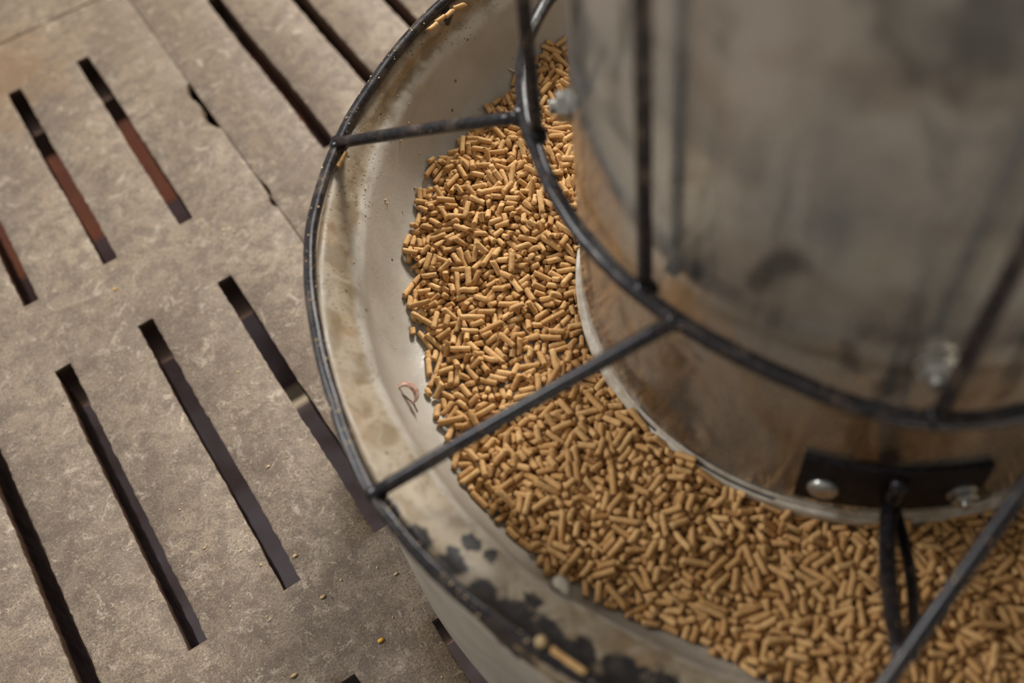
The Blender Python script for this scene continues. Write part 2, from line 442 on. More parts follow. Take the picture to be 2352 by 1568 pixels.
def trough():
    N = 360; V = []; F = []
    for i in range(N):
        t = i * 360 / N; a = RAD(t); rc = crease_r(t)
        p = [(0.001, 0.118), (0.15, 0.122), (0.195, 0.139), (rc - .105, .140)] + bowl(t)
        r0 = rc + .0065; r1 = .3440
        p += [(r0 + (r1 - r0) * k, .2115 + .0120 * k ** 0.9) for k in (.33, .66, 1.0)]
        p += [(0.3465, 0.2262), (0.349, 0.2282), (0.3515, 0.2280), (0.3535, 0.2250), (0.354, 0.219), (0.354, 0.18), (0.3535, 0.10), (0.353, 0.03), (0.351, 0.002), (0.348, 0.0004), (0.20, 0.0004), (0.001, 0.0004)]
        for (r, z) in p:
            c, s = math.cos(a), math.sin(a)
            if r > .2:
                r += 0.0012 * noise.noise(Vector((c * 3, s * 3, z * 9))) + 0.0005 * noise.noise(Vector((c * 16, s * 16, z * 40)))
                if z > 0.13: z += 0.0007 * noise.noise(Vector((c * r * 40, s * r * 40, 4)))
            V.append((r * c, r * s, z))
        k = len(p)
    for i in range(N):
        i2 = (i + 1) % N
        for j in range(k - 1): F.append((i * k + j, i2 * k + j, i2 * k + j + 1, i * k + j + 1))
    o = mesh_obj('feed_trough', V, F, M_TROUGH)
    o.location = (CX, CY, 0)
    tag(o, 'round cast concrete feed trough on the slatted floor, rim smeared with black paint', 'trough')
    return o
trough()

# ------------------------------------------------------------ feeder: hopper and guard
root = empty('pellet_feeder', (CX, CY, 0.14))
tag(root, 'galvanised cylindrical pellet hopper with black steel rod guard standing in the concrete trough', 'feeder')
def part(name, V, F, mat, parent=root, smooth=True, auto=None, shift=True):
    """vertices given in world coordinates"""
    off = Vector((CX, CY, 0.14))
    base = off if parent is root else parent.matrix_basis.translation + off
    V = [Vector(v) - base for v in V]
    return mesh_obj(name, V, F, mat, parent, smooth, auto)
def wl(profile, n, a0=0, a1=360, rf=None):
    V, F = lathe(profile, n, rf, None, a0, a1); return [(x + CX, y + CY, z) for x, y, z in V], F

RH = 0.1831
def dent(r, z, a): return 0.0012 * noise.noise(Vector((math.cos(a) * 2.2, math.sin(a) * 2.2, z * 5))) * min(1, max(0, (z - 0.2) / 0.2))
prof = [(RH - 0.0015, 1.12), (RH + 0.004, 1.122), (RH + 0.004, 1.118)] + [(RH, 1.115 - i * 0.02) for i in range(48)] + [(RH, 0.160), (RH - 0.0015, 0.160), (RH - 0.0015, 0.5), (RH - 0.0015, 1.12)]
part('hopper_body', *wl(prof[::-1], 180, rf=dent), M_GALV, auto=35)
def arc_pts(r, z, a0, a1, n): return [pol(r, a0 + (a1 - a0) * i / n, z) for i in range(n + 1)]
# vertical seam, a slightly raised lap
V, F = wl([(RH + 0.0002, 0.165), (RH + 0.0007, 0.165), (RH + 0.0007, 1.1), (RH + 0.0002, 1.1)], 4, -136.5, -132.2); part('lap_seam', V, F, M_GALV, auto=30)
rimp = [(RH - 0.002, 0.151), (0.1862, 0.151), (0.1872, 0.1525), (0.1872, 0.158), (0.1862, 0.1596), (0.1846, 0.1598), (0.1840, 0.1620), (0.1834, 0.1635), (RH - 0.002, 0.1635)]
part('bottom_rim', *wl(rimp + [rimp[0]], 180), M_RIM, auto=30)
V, F = wl([(0.1845, 0.1597), (0.1856, 0.1597), (0.1856, 0.1606), (0.1845, 0.1606)], 40, -164, -147); part('slit_strip', V, F, M_GAP)  # dark strip drawn for the shade in the slit above the rim
V, F = wl([(0.1845, 0.1597), (0.1856, 0.1597), (0.1856, 0.1606), (0.1845, 0.1606)], 10, -178, -173); part('slit_strip', V, F, M_GAP)

def bolt(deg, z, r0, size, length, washer, domed=False, parent=root):
    """bolt head standing radially out of the sheet"""
    prof = []
    a = RAD(deg); ax = Vector((math.cos(a), math.sin(a), 0)); u = Vector((-math.sin(a), math.cos(a), 0)); w = Vector((0, 0, 1))
    c = pol(r0, deg, z); parts = []
    def disc(rr, h0, h1, sides, bev, rot=0.0):
        V = []; F = []
        rings = [(rr, h0), (rr, h1 - bev), (rr - bev, h1)] if bev else [(rr, h0), (rr, h1)]
        if domed: rings = [(rr, h0), (rr, h0 + (h1 - h0) * 0.3), (rr * 0.85, h0 + (h1 - h0) * 0.7), (rr * 0.5, h1 * 0.96), (rr * 0.15, h1)]
        for (q, h) in rings:
            for i in range(sides):
                t = 2 * math.pi * i / sides + rot
                V.append(c + ax * h + u * (q * math.cos(t)) + w * (q * math.sin(t)))
        k = sides
        for s in range(len(rings) - 1):
            for i in range(k): F.append((s * k + i, s * k + (i + 1) % k, (s + 1) * k + (i + 1) % k, (s + 1) * k + i))
        F.append(tuple((len(rings) - 1) * k + i for i in range(k)))
        return V, F
    if domed: return part('bolt', *disc(size, 0, length, 24, 0), M_ZINC, parent)
    parts.append(disc(washer, 0, 0.0016, 24, 0.0004))
    parts.append(disc(size, 0.0016, 0.0016 + length * 0.6, 6, 0.0008, 0.3))
    parts.append(disc(size * 0.5, 0.002, 0.0016 + length, 14, 0.0006))
    return part('bolt', *join(*parts), M_ZINC, parent, auto=35)
for dg in (147.3, 57.0, -40.0, -130.3): bolt(dg, 0.329, RH, 0.0088, 0.0105, 0.0105)

# bracket plate with two bolts and two bent rods up to the guard
V, F = wl([(RH + 0.0004, 0.178), (RH + 0.0038, 0.178), (RH + 0.0042, 0.1790), (RH + 0.0042, 0.2235), (RH + 0.0038, 0.2248), (RH + 0.0004, 0.2248), (RH + 0.0004, 0.178)], 40, -144.0, -113.2)
n41 = 41 * 7
F = F + [tuple(range(7)), tuple(40 * 7 + i for i in range(7))[::-1]]
br = part('bracket_plate', V, F, M_PLATE, auto=35)
bolt(-139.6, 0.1965, RH + 0.0042, 0.0088, 0.0050, 0.009, True, br)
bolt(-116.6, 0.1965, RH + 0.0042, 0.0074, 0.008, 0.0088, False, br)

RR = 0.0041
def interp(tab, t):
    t = t % 360
    pts = sorted((a % 360, r) for a, r in tab); n = len(pts)
    for i in range(n):
        a0, r0 = pts[i]; a1, r1 = pts[(i + 1) % n]
        da = (a1 - a0) % 360; dt = (t - a0) % 360
        if dt <= da:
            k = dt / da if da else 0
            p0 = pts[i - 1][1]; p3 = pts[(i + 2) % n][1]
            k2 = k * k * (3 - 2 * k)
            return r0 + (r1 - r0) * (0.5 * k + 0.5 * k2)
    return pts[0][1]
OUT = [(100, .349), (108.5, .349), (124, .3498), (132, .3522), (139.5, .354), (147, .3558), (153, .3548), (160, .3532), (168, .3532), (173, .3552), (178, .357), (184, .3555), (190, .3535), (199.3, .3485), (203.6, .3475), (222, .351), (260, .353), (300, .353), (340, .353), (20, .353), (60, .353)]
INN = [(119.4, .2195), (127.6, .2184), (132.6, .2158), (139.4, .2122), (146, .2095), (150.9, .2063), (153.6, .2042), (161, .2023), (168, .2004), (181.4, .1983), (193, .197), (203, .1972), (211, .199), (218, .203), (225, .2058), (230, .2065), (236, .2053), (240.5, .2031), (260, .203), (300, .204), (340, .206), (20, .207), (60, .21), (95, .216)]
ZO, ZI = 0.2334, 0.3184
def gunk(i):
    d = i; k = max(0, 1 - abs(((d - 196 + 180) % 360) - 180) / 12)
    return RR + min(1, k * 2) * (0.0002 + 0.0016 * max(0, noise.noise(Vector((d * 0.55, 3, 0)))))
V, F = tube([pol(interp(OUT, d), d, ZO - 0.0035 * max(0, 1 - abs(d - 198) / 16)) for d in range(360)], gunk, 16, True, rough=0.0001); part('outer_ring', V, F, M_STEEL)
V, F = tube([pol(interp(INN, d), d, ZI) for d in range(360)], 0.0047, 16, True, rough=0.0003); part('inner_ring', V, F, M_STEEL)

def bead(c, r, seed): return lumps(c, r, (1, 1, 0.9), seed, 2, 0.5)
SP = [(134.5, .353, 146.0, .2125), (178.9, .3565, 193.0, .197), (222.2, .353, 248.5, .203), (267, .353, 281, .2035), (312, .353, 326, .205), (357, .353, 11, .206), (42, .353, 56, .2095), (88, .351, 101, .217)]
for i, (ao, ro_, ai, ri) in enumerate(SP):
    a = pol(ro_, ao, ZO + 0.001); b = pol(ri, ai, ZI)
    P = [a.lerp(b, k / 14) + Vector((0, 0, 0.001 * math.sin(math.pi * k / 14))) for k in range(15)]
    tb = tube(P, RR, 16, rough=0.0003, seed=i)
    part('spoke', *join(tb, bead(a + (b - a) * 0.01 - Vector((0, 0, 0.001)), RR * 1.55, i), bead(b - (b - a) * 0.01, RR * 1.35, i + 20)), M_STEEL)
UP = [(150.6, .2042, 150.2, .2037), (-174.0, .1950, -177.5, .1958), (-130.2, .2065, -130.6, .2065), (-85, .203, -85, .203), (-40, .205, -40, .205), (5, .2065, 5, .2065), (50, .209, 50, .209), (108, .2175, 108, .2175)]
for i, (a0, r0, a1, r1) in enumerate(UP):
    a = pol(r0 - 0.001, a0, ZI - 0.001); b = pol(r1, a1, 0.80)
    P = [a.lerp(b, k / 24) for k in range(25)]
    part('upright', *join(tube(P, 0.0039, 16, rough=0.0003, seed=i + 40), bead(a + Vector((0, 0, 0.002)), RR * 1.6, i + 50)), M_STEEL)
V, F = tube([pol(.204 + .008 * max(0, math.cos(RAD(d - 115))), d, 0.80) for d in range(0, 360, 3)], RR, 12, True); part('top_ring', V, F, M_STEEL)

# the two bent rods that carry the bracket plate, up to the third spoke
sa, sb = pol(.353, 222.2, ZO), pol(.203, 248.5, ZI)
tip = sa.lerp(sb, 0.335) - Vector((0, 0, 0.006))
def bez(p, n=16):
    out = []
    for i in range(n + 1):
        t = i / n; q = [Vector(x) for x in p]
        while len(q) > 1: q = [q[j].lerp(q[j + 1], t) for j in range(len(q) - 1)]
        out.append(q[0])
    return out
s1 = pol(RH + 0.0058, -128.2, 0.190); s2 = pol(RH + 0.007, -127.3, 0.186)
part('bracket_rod', *tube([s1 + Vector((0, 0, 0.028)), s1 + Vector((0, 0, 0.014))] + bez([s1, s1.lerp(tip, 0.5) + Vector((-0.006, 0.004, 0.0)), tip]), 0.0047, 14, rough=0.0003), M_STEEL, br)
part('bracket_rod', *tube(bez([s2, s2.lerp(tip, 0.5) + Vector((0.014, -0.006, -0.016)), tip + Vector((0.006, -0.001, -0.002))]), 0.0034, 14, rough=0.0003), M_STEEL, br)

# ------------------------------------------------------------ pellets
LEN = (.0052, .0074, .0094, .0114, .0140, .0178)
def pellet_mesh(L, seed, sides=10):
    rg = random.Random(seed); D = 0.00213 * rg.uniform(0.93, 1.03)
    n = 5; V = []; F = []; bend = rg.uniform(-1, 1) * 0.0004
    tilt = [(rg.uniform(-.45, .45), rg.uniform(-.45, .45)) for _ in range(2)]
    e = 0.00035 / L
    st = [(-0.5, 0.86), (-0.5 + e, 0.985)] + [(-0.5 + (k + 1) / (n + 1), 1.0) for k in range(n)] + [(0.5 - e, 0.985), (0.5, 0.86)]
    for (t, s) in st:
        for i in range(sides):
            a = 2 * math.pi * i / sides
            r = D * s * (1 + 0.07 * noise.noise(Vector((math.cos(a) * 1.5 + seed * 7, math.sin(a) * 1.5, t * 7))))
            x, y = r * math.cos(a), r * math.sin(a); z = t * L
            if abs(t) > 0.42:
                tt = tilt[0 if t < 0 else 1]; z += (tt[0] * x + tt[1] * y) + 0.0006 * noise.noise(Vector((x * 700, y * 700, seed)))
            x += bend * (1 - 4 * t * t)
            V.append((x, y, z))
    m = len(st)
    for j in range(m - 1):
        for i in range(sides):
            F.append((j * sides + i, j * sides + (i + 1) % sides, (j + 1) * sides + (i + 1) % sides, (j + 1) * sides + i))
    V.append((0, 0, -L / 2 + 0.0003)); V.append((0, 0, L / 2 - 0.0003))
    for i in range(sides):
        F.append((len(V) - 2, (i + 1) % sides, i)); F.append((len(V) - 1, (m - 1) * sides + i, (m - 1) * sides + (i + 1) % sides))
    return V, F
PROTO = [[pellet_mesh(L, 11 * k + q + 1) for q in range(4)] for k, L in enumerate(LEN)]
# resting places of the pellets, two numbers each: x and y, then height, heading, tilt and length class
REST = (36292180,286071035,34942205,262145084,23003710,228070085,24113600,216095035,21603376,202062055,40542419,244094015,24102922,236078095,
35202015,249019074,20554251,294157015,16634515,262024145,27072693,245053014,29573164,183144065,28842500,277095034,27573296,216143105,
16703841,217047015,29972738,248115115,23673838,250026025,23713499,193096095,28982827,244170064,24133069,221174064,32683053,223017125,
17414826,267062115,26833174,239124014,30832161,250110044,27924159,283058135,26574871,307047085,26863431,208038034,29452622,249093064,
21694552,303029005,22153386,181063055,24563445,205022054,32862264,246142224,23143899,264134085,38162111,265034063,33632039,240132063,
23703219,204081024,15923955,203114034,14655845,180166055,25863839,238132014,25003803,210063015,23292725,219020043,17343690,171087114,
37792166,248041103,18883856,174045024,24895227,259136045,39502356,269081074,32152235,261072103,24422761,231156013,36881987,245045003,
30762919,265018063,25982694,229162083,23273545,186096095,26802809,251004113,25412624,198121085,17024032,233167104,21583881,252107004,
30633190,212089014,25873356,209030014,18914135,247004114,26543529,209035014,18813512,175143124,22714050,289032054,24183126,218173053,
21263024,208012193,16304743,276178074,21172884,220141113,25403359,178042104,12675080,217050024,15034348,247146024,24464767,307009044,
25923073,220040073,21583218,218112093,27216178,179089015,33141978,220045024,30262278,262029085,27404394,323148074,26184013,223004065,
35991963,214071003,30692717,213168115,37322816,253070034,22612840,237070122,24094351,279007115,23874008,266087104,29113471,209159073,
31532153,229017013,23534830,289035054,30403026,214046104,13075281,238093024,15404803,281020054,21385201,274171084,33702173,257120052,
19363819,199124064,22773062,205161053,23812705,197142165,19984791,278031064,20764400,311098004,27252497,226134053,14364941,263052144,
26042501,223012042,18044843,264143044,20843962,270013073,24213753,226171294,14824625,214161245,22276399,207176035,31792879,237142023,
31306776,273056075,35732769,262046084,30153249,212178023,23964121,275165154,25253555,209001033,30142937,244104033,20073595,173052004,
17564070,239169033,24552982,205157012,17683551,179073093,32927179,346031065,17036670,148046035,19984209,254055034,20124037,237077044,
25814943,289143034,20313733,168094013,28963433,167118015,22222957,198036174,28112441,241178202,31423066,244082053,35472335,244030182,
16214138,218008093,15894250,265008013,24993428,172129025,29033609,188060183,25452810,229152092,17165735,199173105,17636597,156052105,
19373619,191157113,19294571,268063113,21425426,209098004,17824245,210051024,26242928,251084093,35322648,251092023,20565183,216056044,
27523469,199029194,28323622,198126164,21113439,164141024,19873411,195171012,28593004,234050052,13944330,221119195,21446571,225077085,
30027584,334082045,20264454,305019123,31233318,229069173,38992696,226168182,32262891,216050044,23935690,185012095,19755143,227160124,
25464083,293017033,25582891,236067002,28613312,203037042,20833304,181100072,19723311,177017092,22152807,229078234,22616205,209052054,
36592315,223110112,27873135,225125143,17153867,171001044,35791869,185109072,15634371,260150053,24954998,276144094,20113800,225020122,
26594330,296065043,22664847,313018023,25312982,234082083,28413948,226023174,24025206,226081035,29443647,196059224,32593362,164025124,
36172695,280104072,18563443,162149002,22885897,166076004,27453755,234141063,26024310,281156123,23844064,257179024,24273240,166073044,
14894848,261116043,34452581,252008142,39142764,242003082,24394828,314103054,39442309,243141192,32533173,186029265,41292772,248078093,
15334039,186118144,18586342,167082005,23094358,297151052,19573526,192157072,20274653,265049113,29373719,193081064,26073698,166122004,
16015282,255007053,37652943,241095105,36562381,226108083,28462753,234097033,17926836,196059085,19284391,281079083,26143220,168072063,
28563806,234080143,26863665,204173303,26006030,165072024,28412544,261010141,14345283,231125104,20986170,166050005,20394113,290009082,
22184121,272135062,18384963,245169014,21924923,309157043,34422191,236132202,25374658,289145133,26713871,235152143,20664900,259032145,
14745043,253093014,14644223,219008072,13284701,202049002,18886370,210162004,15514489,240019033,23964697,288007073,19584843,286033093,
28823156,207059064,30053455,206060002,19535267,251034073,22492899,204110015,23483417,160061032,24796513,209162004,37187610,294040155,
21407328,242021044,33612383,233038055,26824593,291057174,22135031,302049053,27353974,252003032,26683322,168088002,33513327,182158142,
22182747,226082162,18536132,168045004,28806563,224063104,24087147,245039125,20943558,191162111,22003137,196037262,37942421,236137112,
31422104,192000204,28982743,270021051,23376937,264030094,31932719,253161035,38072458,269151053,18704188,250004102,31113367,208179024,
22725341,245135034,38432273,269139061,28093025,204109093,37022262,243042053,29786939,292065024,22376969,211030075,23864240,274003052,
20663926,221112025,18343922,171135012,29833546,236043455,21085835,174011163,26706045,173072033,39732255,221125044,15255743,175077033,
27196812,285026114,26007007,262105035,17294410,272021122,24053158,177168035,26962858,218023133,16915089,257151092,41052482,209085011,
33961943,228106061,21712920,223145222,34761873,197105032,30976500,211164044,23256116,173024143,20095959,166065003,30382201,218119062,
14095770,156109074,18466968,235162104,25357124,283024065,26427817,268072044,15896423,149122014,16784220,208020193,20644054,264145122,
29353026,233002051,27312397,247086081,34103161,206049052,34753215,179130063,25612581,238065181,18706755,213114024,15025963,172010033,
15316156,173013133,32013448,205003012,26055102,255074042,27603865,220067062,36242745,240046085,22276266,172008065,39512868,249131052,
22806560,209072003,45658667,260054135,13005335,227093013,39002505,237085024,30573515,209147003,18854237,230005123,18854359,261151263,
25024145,282015163,19094304,251009082,27093005,223031181,29642856,226170091,24722690,192093062,13085499,217113024,24367521,263081044,
18606601,189177083,27157558,303022044,24034410,281006211,36442221,254037143,33362137,216108024,37522871,237167072,13494876,186100154,
24135425,236110114,40342230,229023192,30582661,237166342,24526371,168172033,36842724,232038225,13325198,212012222,19215980,166155003,
38202949,270094102,20576485,201074053,14305433,227048032,17996453,191019213,16816408,134112025,23934293,261007112,21354117,273119022,
21993665,201136152,28813095,238079001,30853615,214000242,32662148,236166341,18964979,281133112,14294465,192154102,26326366,188049233,
28232677,254107121,17156021,168046003,20627512,252066013,28027953,290101024,24115894,166128003,17644531,287111193,24532531,247151053,
21554746,266099152,23055022,271134103,30453728,207063074,34311904,215110152,24293324,123088004,17255902,163002122,34042244,167125003,
38762167,239153022,40042742,195020224,35467860,299034165,16866287,172084023,37842618,236126124,24945832,164033054,18993724,162165172,
26262932,205041054,21543852,211153043,27374216,256126173,23535340,211012034,20103233,157148011,14745244,216018112,19293347,178017141,
31872031,218006033,28252669,208138115,23242792,189020222,28036507,204073213,27772593,230033361,19316174,201000162,23916899,239011163,
22626836,235159013,33227369,337021214,22357170,257003093,41282322,253118154,18393852,131131024,19584006,175165122,22543862,244097142,
15994189,217015342,23792933,194133103,14994701,223038101,30982864,261105041,38872905,235120032,26642601,218087153,27652707,205138162,
32326634,241050173,28797207,303166093,28557588,312147014,18447188,202108094,24947362,275092055,25217545,270167124,25667405,301147064,
26007570,289083144,21394275,285022031,21723780,176120054,24363376,152115134,26085968,123082003,24284524,254130024,28932897,224031201,
25076414,244085003,16143822,185069081,25936882,244044193,28956887,298087053,32807640,324024074,20807204,212165023,24847292,281069233,
45858879,251058045,29347986,292041014,27208258,237107044,18684854,266150172,21974392,276161073,27274093,251065061,23754986,272026082,
25373888,213093194,26455371,210100013,17024979,247144093,21643645,171058041,22123045,188075034,17805093,224131103,20763243,204016381,
34142349,229059302,33583149,215049012,21576150,166050012,26626269,165092023,34471999,195035212,16605989,152063173,26456659,209133025,
25887097,305057203,13455403,209077082,22495721,168120004,21425719,166168012,29932529,240146143,25994593,278141063,26813209,195065033,
29723348,166120003,28355951,138088064,24556138,156162144,27596755,210075004,17246173,168117003,23507659,241071093,17404685,268132132,
15574613,219045013,17034609,253166043,25413048,189045193,21065075,217013065,21723941,283113041,20654324,291078291,35631920,200133241,
15965450,212099032,33032905,255013022,36022121,243094202,26972466,190132061,14594337,219122143,35052128,208067212,14724244,175139035,
13074948,219002261,33076800,301054065,26856482,211042013,13584577,195054032,23186701,221148083,35042051,196160111,23607490,255170043,
16736194,172027002,22595079,288040142,16615184,253023091,28333438,165114172,25113151,150029124,32453273,181042123,25002808,179112045,
14334695,202108103,31573117,219036152,14094515,227090131,20036086,123179004,30532865,212167054,24956680,232161012,42078443,266011004,
19416684,212023002,22927200,232064085,19597102,189082072,33478019,270157084,39862634,231038085,26015914,123172004,17974437,250049062,
22504567,290140192,19434062,193095174,24443683,215019271,26733613,166101003,20863816,205163093,39232445,192179093,36943003,256029254,
37422284,280081241,20034994,249097073,41192836,257078073,21725948,155111144,26772686,209066072,22296049,123089002,38072081,185093175,
26696918,254155114,31107384,334154073,21167655,235112053,19186909,215175072,20106602,201021053,23827289,257084094,15766088,134059032,
15724902,231153094,15835188,240135153,19004750,291179121,21024634,285142041,19295456,204171212,16925245,220047035,17094326,223142091,
24364593,293177021,31853263,183165282,17285410,195024173,16285060,231096102,27382799,220028094,27726369,198154172,23482636,201148051,
21496503,214169082,20486152,185148123,30526639,239082032,31396677,212085045,26246755,245147032,15195916,149010023,20617075,196142104,
39077812,289159043,29667736,293153154,31588351,235118015,26407720,272095223,22654233,273021041,26633750,241111061,24324651,285005161,
16165705,202044143,18185040,208036064,22803649,168178072,14475026,210173004,27983251,166033004,20393379,153158122,21065304,237045143,
21123114,151142034,16403933,174017002,18205348,231123102,19656122,180134104,17495814,171098182,27616340,162151184,13634760,175054043,
39917891,279161054,19276465,166021005,20086749,194056163,33448240,257064023,30277873,298063003,31347918,309161023,14195999,159117032,
25955769,184113093,20974519,272063154,18984562,223139154,18244291,230075322,26094116,254153033,25042771,219062210,28326002,167167012,
40832745,211122005,36762652,259095242,26804498,283058191,22913371,154004262,22493238,166064001,27243575,166101004,39022222,204034063,
27872509,220139020,32782028,187125064,23886220,166096224,26352794,180077133,30396418,209101053,26742561,245085170,34143059,169019221,
28497277,310171012,31427502,349100003,31897225,325052062,32377995,269038255,29292398,255002233,40242513,202128193,28126116,144103113,
30712301,226156064,16924766,237125054,23014651,262139121,25644459,248100224,24576036,140113093,26244216,254121264,43032512,166004012,
28052938,211017120,40972351,216122110,20563126,161142040,39172860,216125101,24126424,192093072,21636300,188173162,23556342,159083023,
28016875,272136064,27326634,221178082,31157717,309048154,37331981,272132031,19254680,235058233,21564835,255062121,18544030,169064242,
18553687,165019382,21243220,181118073,29482458,254003070,29593859,181150252,28183389,123050005,36142031,202168142,33623267,166142232,
20003142,179144060,20695976,166157002,17906126,160072243,33667573,316091123,31597697,333048152,26717250,293075052,17927076,193117022,
47548952,221004024,19426865,185092093,31718268,233030172,27748197,178106034,42952452,232108114,19425103,211162033,41762550,212044041,
21895813,123000004,17995192,244141071,17395194,240047031,18074625,267153171,27733679,176132205,23274498,295110101,14224975,221174013,
26523085,194171113,17463794,146067021,26382448,206132151,27955854,146117123,19715835,125124002,28012833,170155254,31103025,223093212,
29146154,161036081,19976338,189050042,26066206,143079103,24587123,251040142,29636824,275163152,32127677,289038064,25087012,246102075,
35108249,256045025,24247895,227145063,23237078,237157083,16906490,149116112,37162467,247136103,33372660,250112083,31892776,219177115,
25584400,249098023,25574775,284031051,24733270,142071171,18444477,239033301,29543325,210059010,27195688,157027193,36482601,253099263,
20004878,258034095,30373097,182043083,22035296,219064164,32913138,208012040,21566355,209176001,25116893,209093002,32256715,299104012,
23457424,246097104,23567166,257044012,27297407,310114115,18986578,155097004,24123914,211020005,22804791,294125132,22673477,175103102,
22433788,204023022,30833419,176004252,21805068,267090203,20233954,201033151,28003088,199109033,19083976,180168200,30643293,189053312,
19524912,254109183,18443620,179137160,42402538,209067260,23626002,177022101,31906561,223145043,26896363,166140002,24982653,148103072,
31977375,317075313,28717688,298049144,30157486,331085173,33967689,305169224,37797436,299092144,24217651,259135155,15426279,148107053,
20895678,166169014,24875704,166116003,24565870,123041002,16524961,237143121,22604308,286103181,25754047,250116223,27185879,149106153,
17903605,188136302,34532312,245080333,25493430,151027134,20633064,175095170,17213636,177086160,18895336,206149181,28776356,186075162,
27646780,250156064,31586969,293015333,30436805,263128022,32057490,313111104,13945461,193063092,39357862,278068034,34587542,329061084,
19416677,169079014,26387895,249046135,16414558,220063042,21475158,227012131,20564776,279115151,21744204,252033262,17753940,162147362,
17404200,229019260,21844023,265173150,24105109,216084204,21413143,186111282,27555999,123096003,31723477,166090005,27493115,186083313,
20275336,224127091,14094765,201085301,13935107,192045184,13764399,207117151,28796760,233067113,19976978,189176132,25337653,278041043,
38767569,284016094,21245475,185085103,16664813,264131081,19724662,253058230,21994849,280074192,21913469,152048124,34533026,230133014,
14584762,221124213,27192953,164077024,35992406,214019043,31923551,176165082,18063739,147014380,17695474,176092043,23413119,170074001,
43162602,166072002,25705299,207169242,19485042,243032192,35423174,242161143,29856509,210058063,33363001,215175050,26836995,275104052,
44648511,258061093,30987032,324060111,38297463,322158034,22415862,148164143,26004275,248114164,24844546,269123192,25384315,234081222,
22263179,168154002,30412582,197019105,37572331,200059234,30273325,169117082,42872763,221075082,40342265,193034233,35712162,225042352,
17766065,157158191,19926244,198098263,28976448,208068011,25156259,166120001,15705825,156055043,16205929,169054011,35587177,326045034,
35602092,220095181,31427201,304050023,30677128,325026011,27657371,328033221,29517157,280145183,20706639,166037005,21807070,247163433,
24767965,227076124,24938062,239030122,38568590,218127014,32606985,290025021,16404402,242122273,26464681,286079052,29493767,212145251,
21273590,167152001,20833670,183086090,16164931,213152011,18874794,237027014,23322853,185071263,26583044,164178041,31852316,250166111,
15635156,207104112,24826782,209092032,36792100,155164173,32987503,316064191,29686737,241102172,28836684,237165171,21876834,196168051,
33457741,311004022,21946774,187160193,23437842,198113003,21647640,200113022,32448192,242074093,36348648,197041003,21997309,232020052,
25725502,208065005,22464679,269036152,15025510,215019124,22393608,188007160,24845416,208007231,16194088,176107231,24895993,123023002,
23334724,243080044,24904177,245009122,30203620,164051051,25273951,242103000,27094418,268126203,21784353,247153161,20015783,148116172,
37342723,211048013,31443221,172077082,27716449,187076192,17885386,199126041,32423105,185064311,20356365,161156174,23806498,166121002,
30026296,181169053,27787109,260133115,24856625,203105112,27317154,267134132,21957460,229007101,37758706,171096022,28732262,235073094,
25485427,189061104,16125016,204094081,16374682,204116214,22913712,178100072,27414322,296147100,29143925,267138080,23165947,123130005,
15195196,202013160,34772370,229071251,23505019,242024053,14614576,202078060,34092125,194004182,31633532,131155090,32692989,224087401,
29792976,181040112,23746272,163005132,23285266,197015213,24966196,123134004,15584195,151123053,23956604,191101204,23886658,194008052,
18996276,182005291,28047158,293002041,14665117,191135062,28486989,262052052,30107023,309131082,19717266,167105062,21676944,223034001,
24367414,272091041,44708807,259137062,21246969,203086302,25595684,170108042,28233881,234018150,23745829,123088001,21654704,238146262,
24804289,287058150,20324498,276072232,25623263,124027003,26274463,271132220,25165364,223088121,22583417,154163392,24213715,164002042,
25415161,214021253,18965289,179150193,16864881,214021025,26845781,140127451,22034435,238053113,30843570,166024004,26735245,233129082,
28726234,166104001,29532662,214070154,22936449,166121004,30757333,331069031,30287298,330161061,36678194,253073132,36277216,318033101,
31076913,269176063,44078387,262062112,20537522,209027004,17006353,150095201,34878275,216103035,26877417,239063084,30438362,200162072,
22114520,287133261,28344019,228022221,17364017,195010052,17724367,202103333,19553959,146140162,28452449,208046014,21324059,238023021,
38062730,205071210,19623645,131097034,17284742,209122004,40222875,242070392,16285397,172145045,15935505,206009021,31186553,209073081,
38832855,180135001,20026443,202118040,12665214,213125090,43628619,209004145,29346781,254102193,29027005,255052112,32947397,291079124,
31166784,173101185,35017943,253116054,44288744,211042132,18966505,186117071,18296902,191051061,20277190,179096151,27957824,294049181,
20876928,195091332,25337894,237083033,34298068,263016032,28858165,244088011,17625529,158088083,23114434,258145003,41412704,244167031,
32003375,167117003,21224372,272115030,25464567,269107292,27774168,239033102,25445087,234094171,26105016,259154172,26593827,207079120,
17234520,247145163,38502774,185001085,14744494,179152065,18615848,149124202,42602466,199070220,25273859,162154263,28842630,211136072,
21616728,205174291,43718540,220177152,35568068,278071031,28887110,280134204,31536839,311128141,17906993,168118015,24117805,206101103,
22797680,216087131,24877777,231083051,33447124,331139083,30088041,294051191,33958118,259099131,20026816,157167173,32536869,250048143,
32808368,226076062,15736223,160037162,25444510,270106282,26744195,206176102,25263574,166077005,24635108,236098212,29013335,169031063,
42142488,167052025,15324501,198066062,18254694,251055390,24202826,191003151,19484431,250074172,38542321,215078111,22964205,243010180,
26013157,171172140,31933162,193043152,28743905,207015282,31512981,222019171,21682974,164089101,36021811,172030301,25362570,154143032,
19186142,147129172,29596439,168164004,22406100,163025120,42078354,238127065,29637359,320009261,30756966,285177030,32727783,292079204,
32667241,335116123,18406660,172079042,17866273,195128172,30588001,300122144,39917713,301091023,28328299,208052181,28972297,263071074,
44432555,205171042,26394736,264177201,17174177,186139103,20634633,220044144,26894291,246044022,22205791,167045230,18555198,204089211,
26803752,195114073,35822244,210085004,18504577,245168230,19085823,142169431,20853408,129142013,16635469,164143041,27203957,189104162,
29242953,203154061,38472390,222159251,29326189,123087005,19493396,149062012,36202604,212099261,28386322,166060002,40442851,176168062,
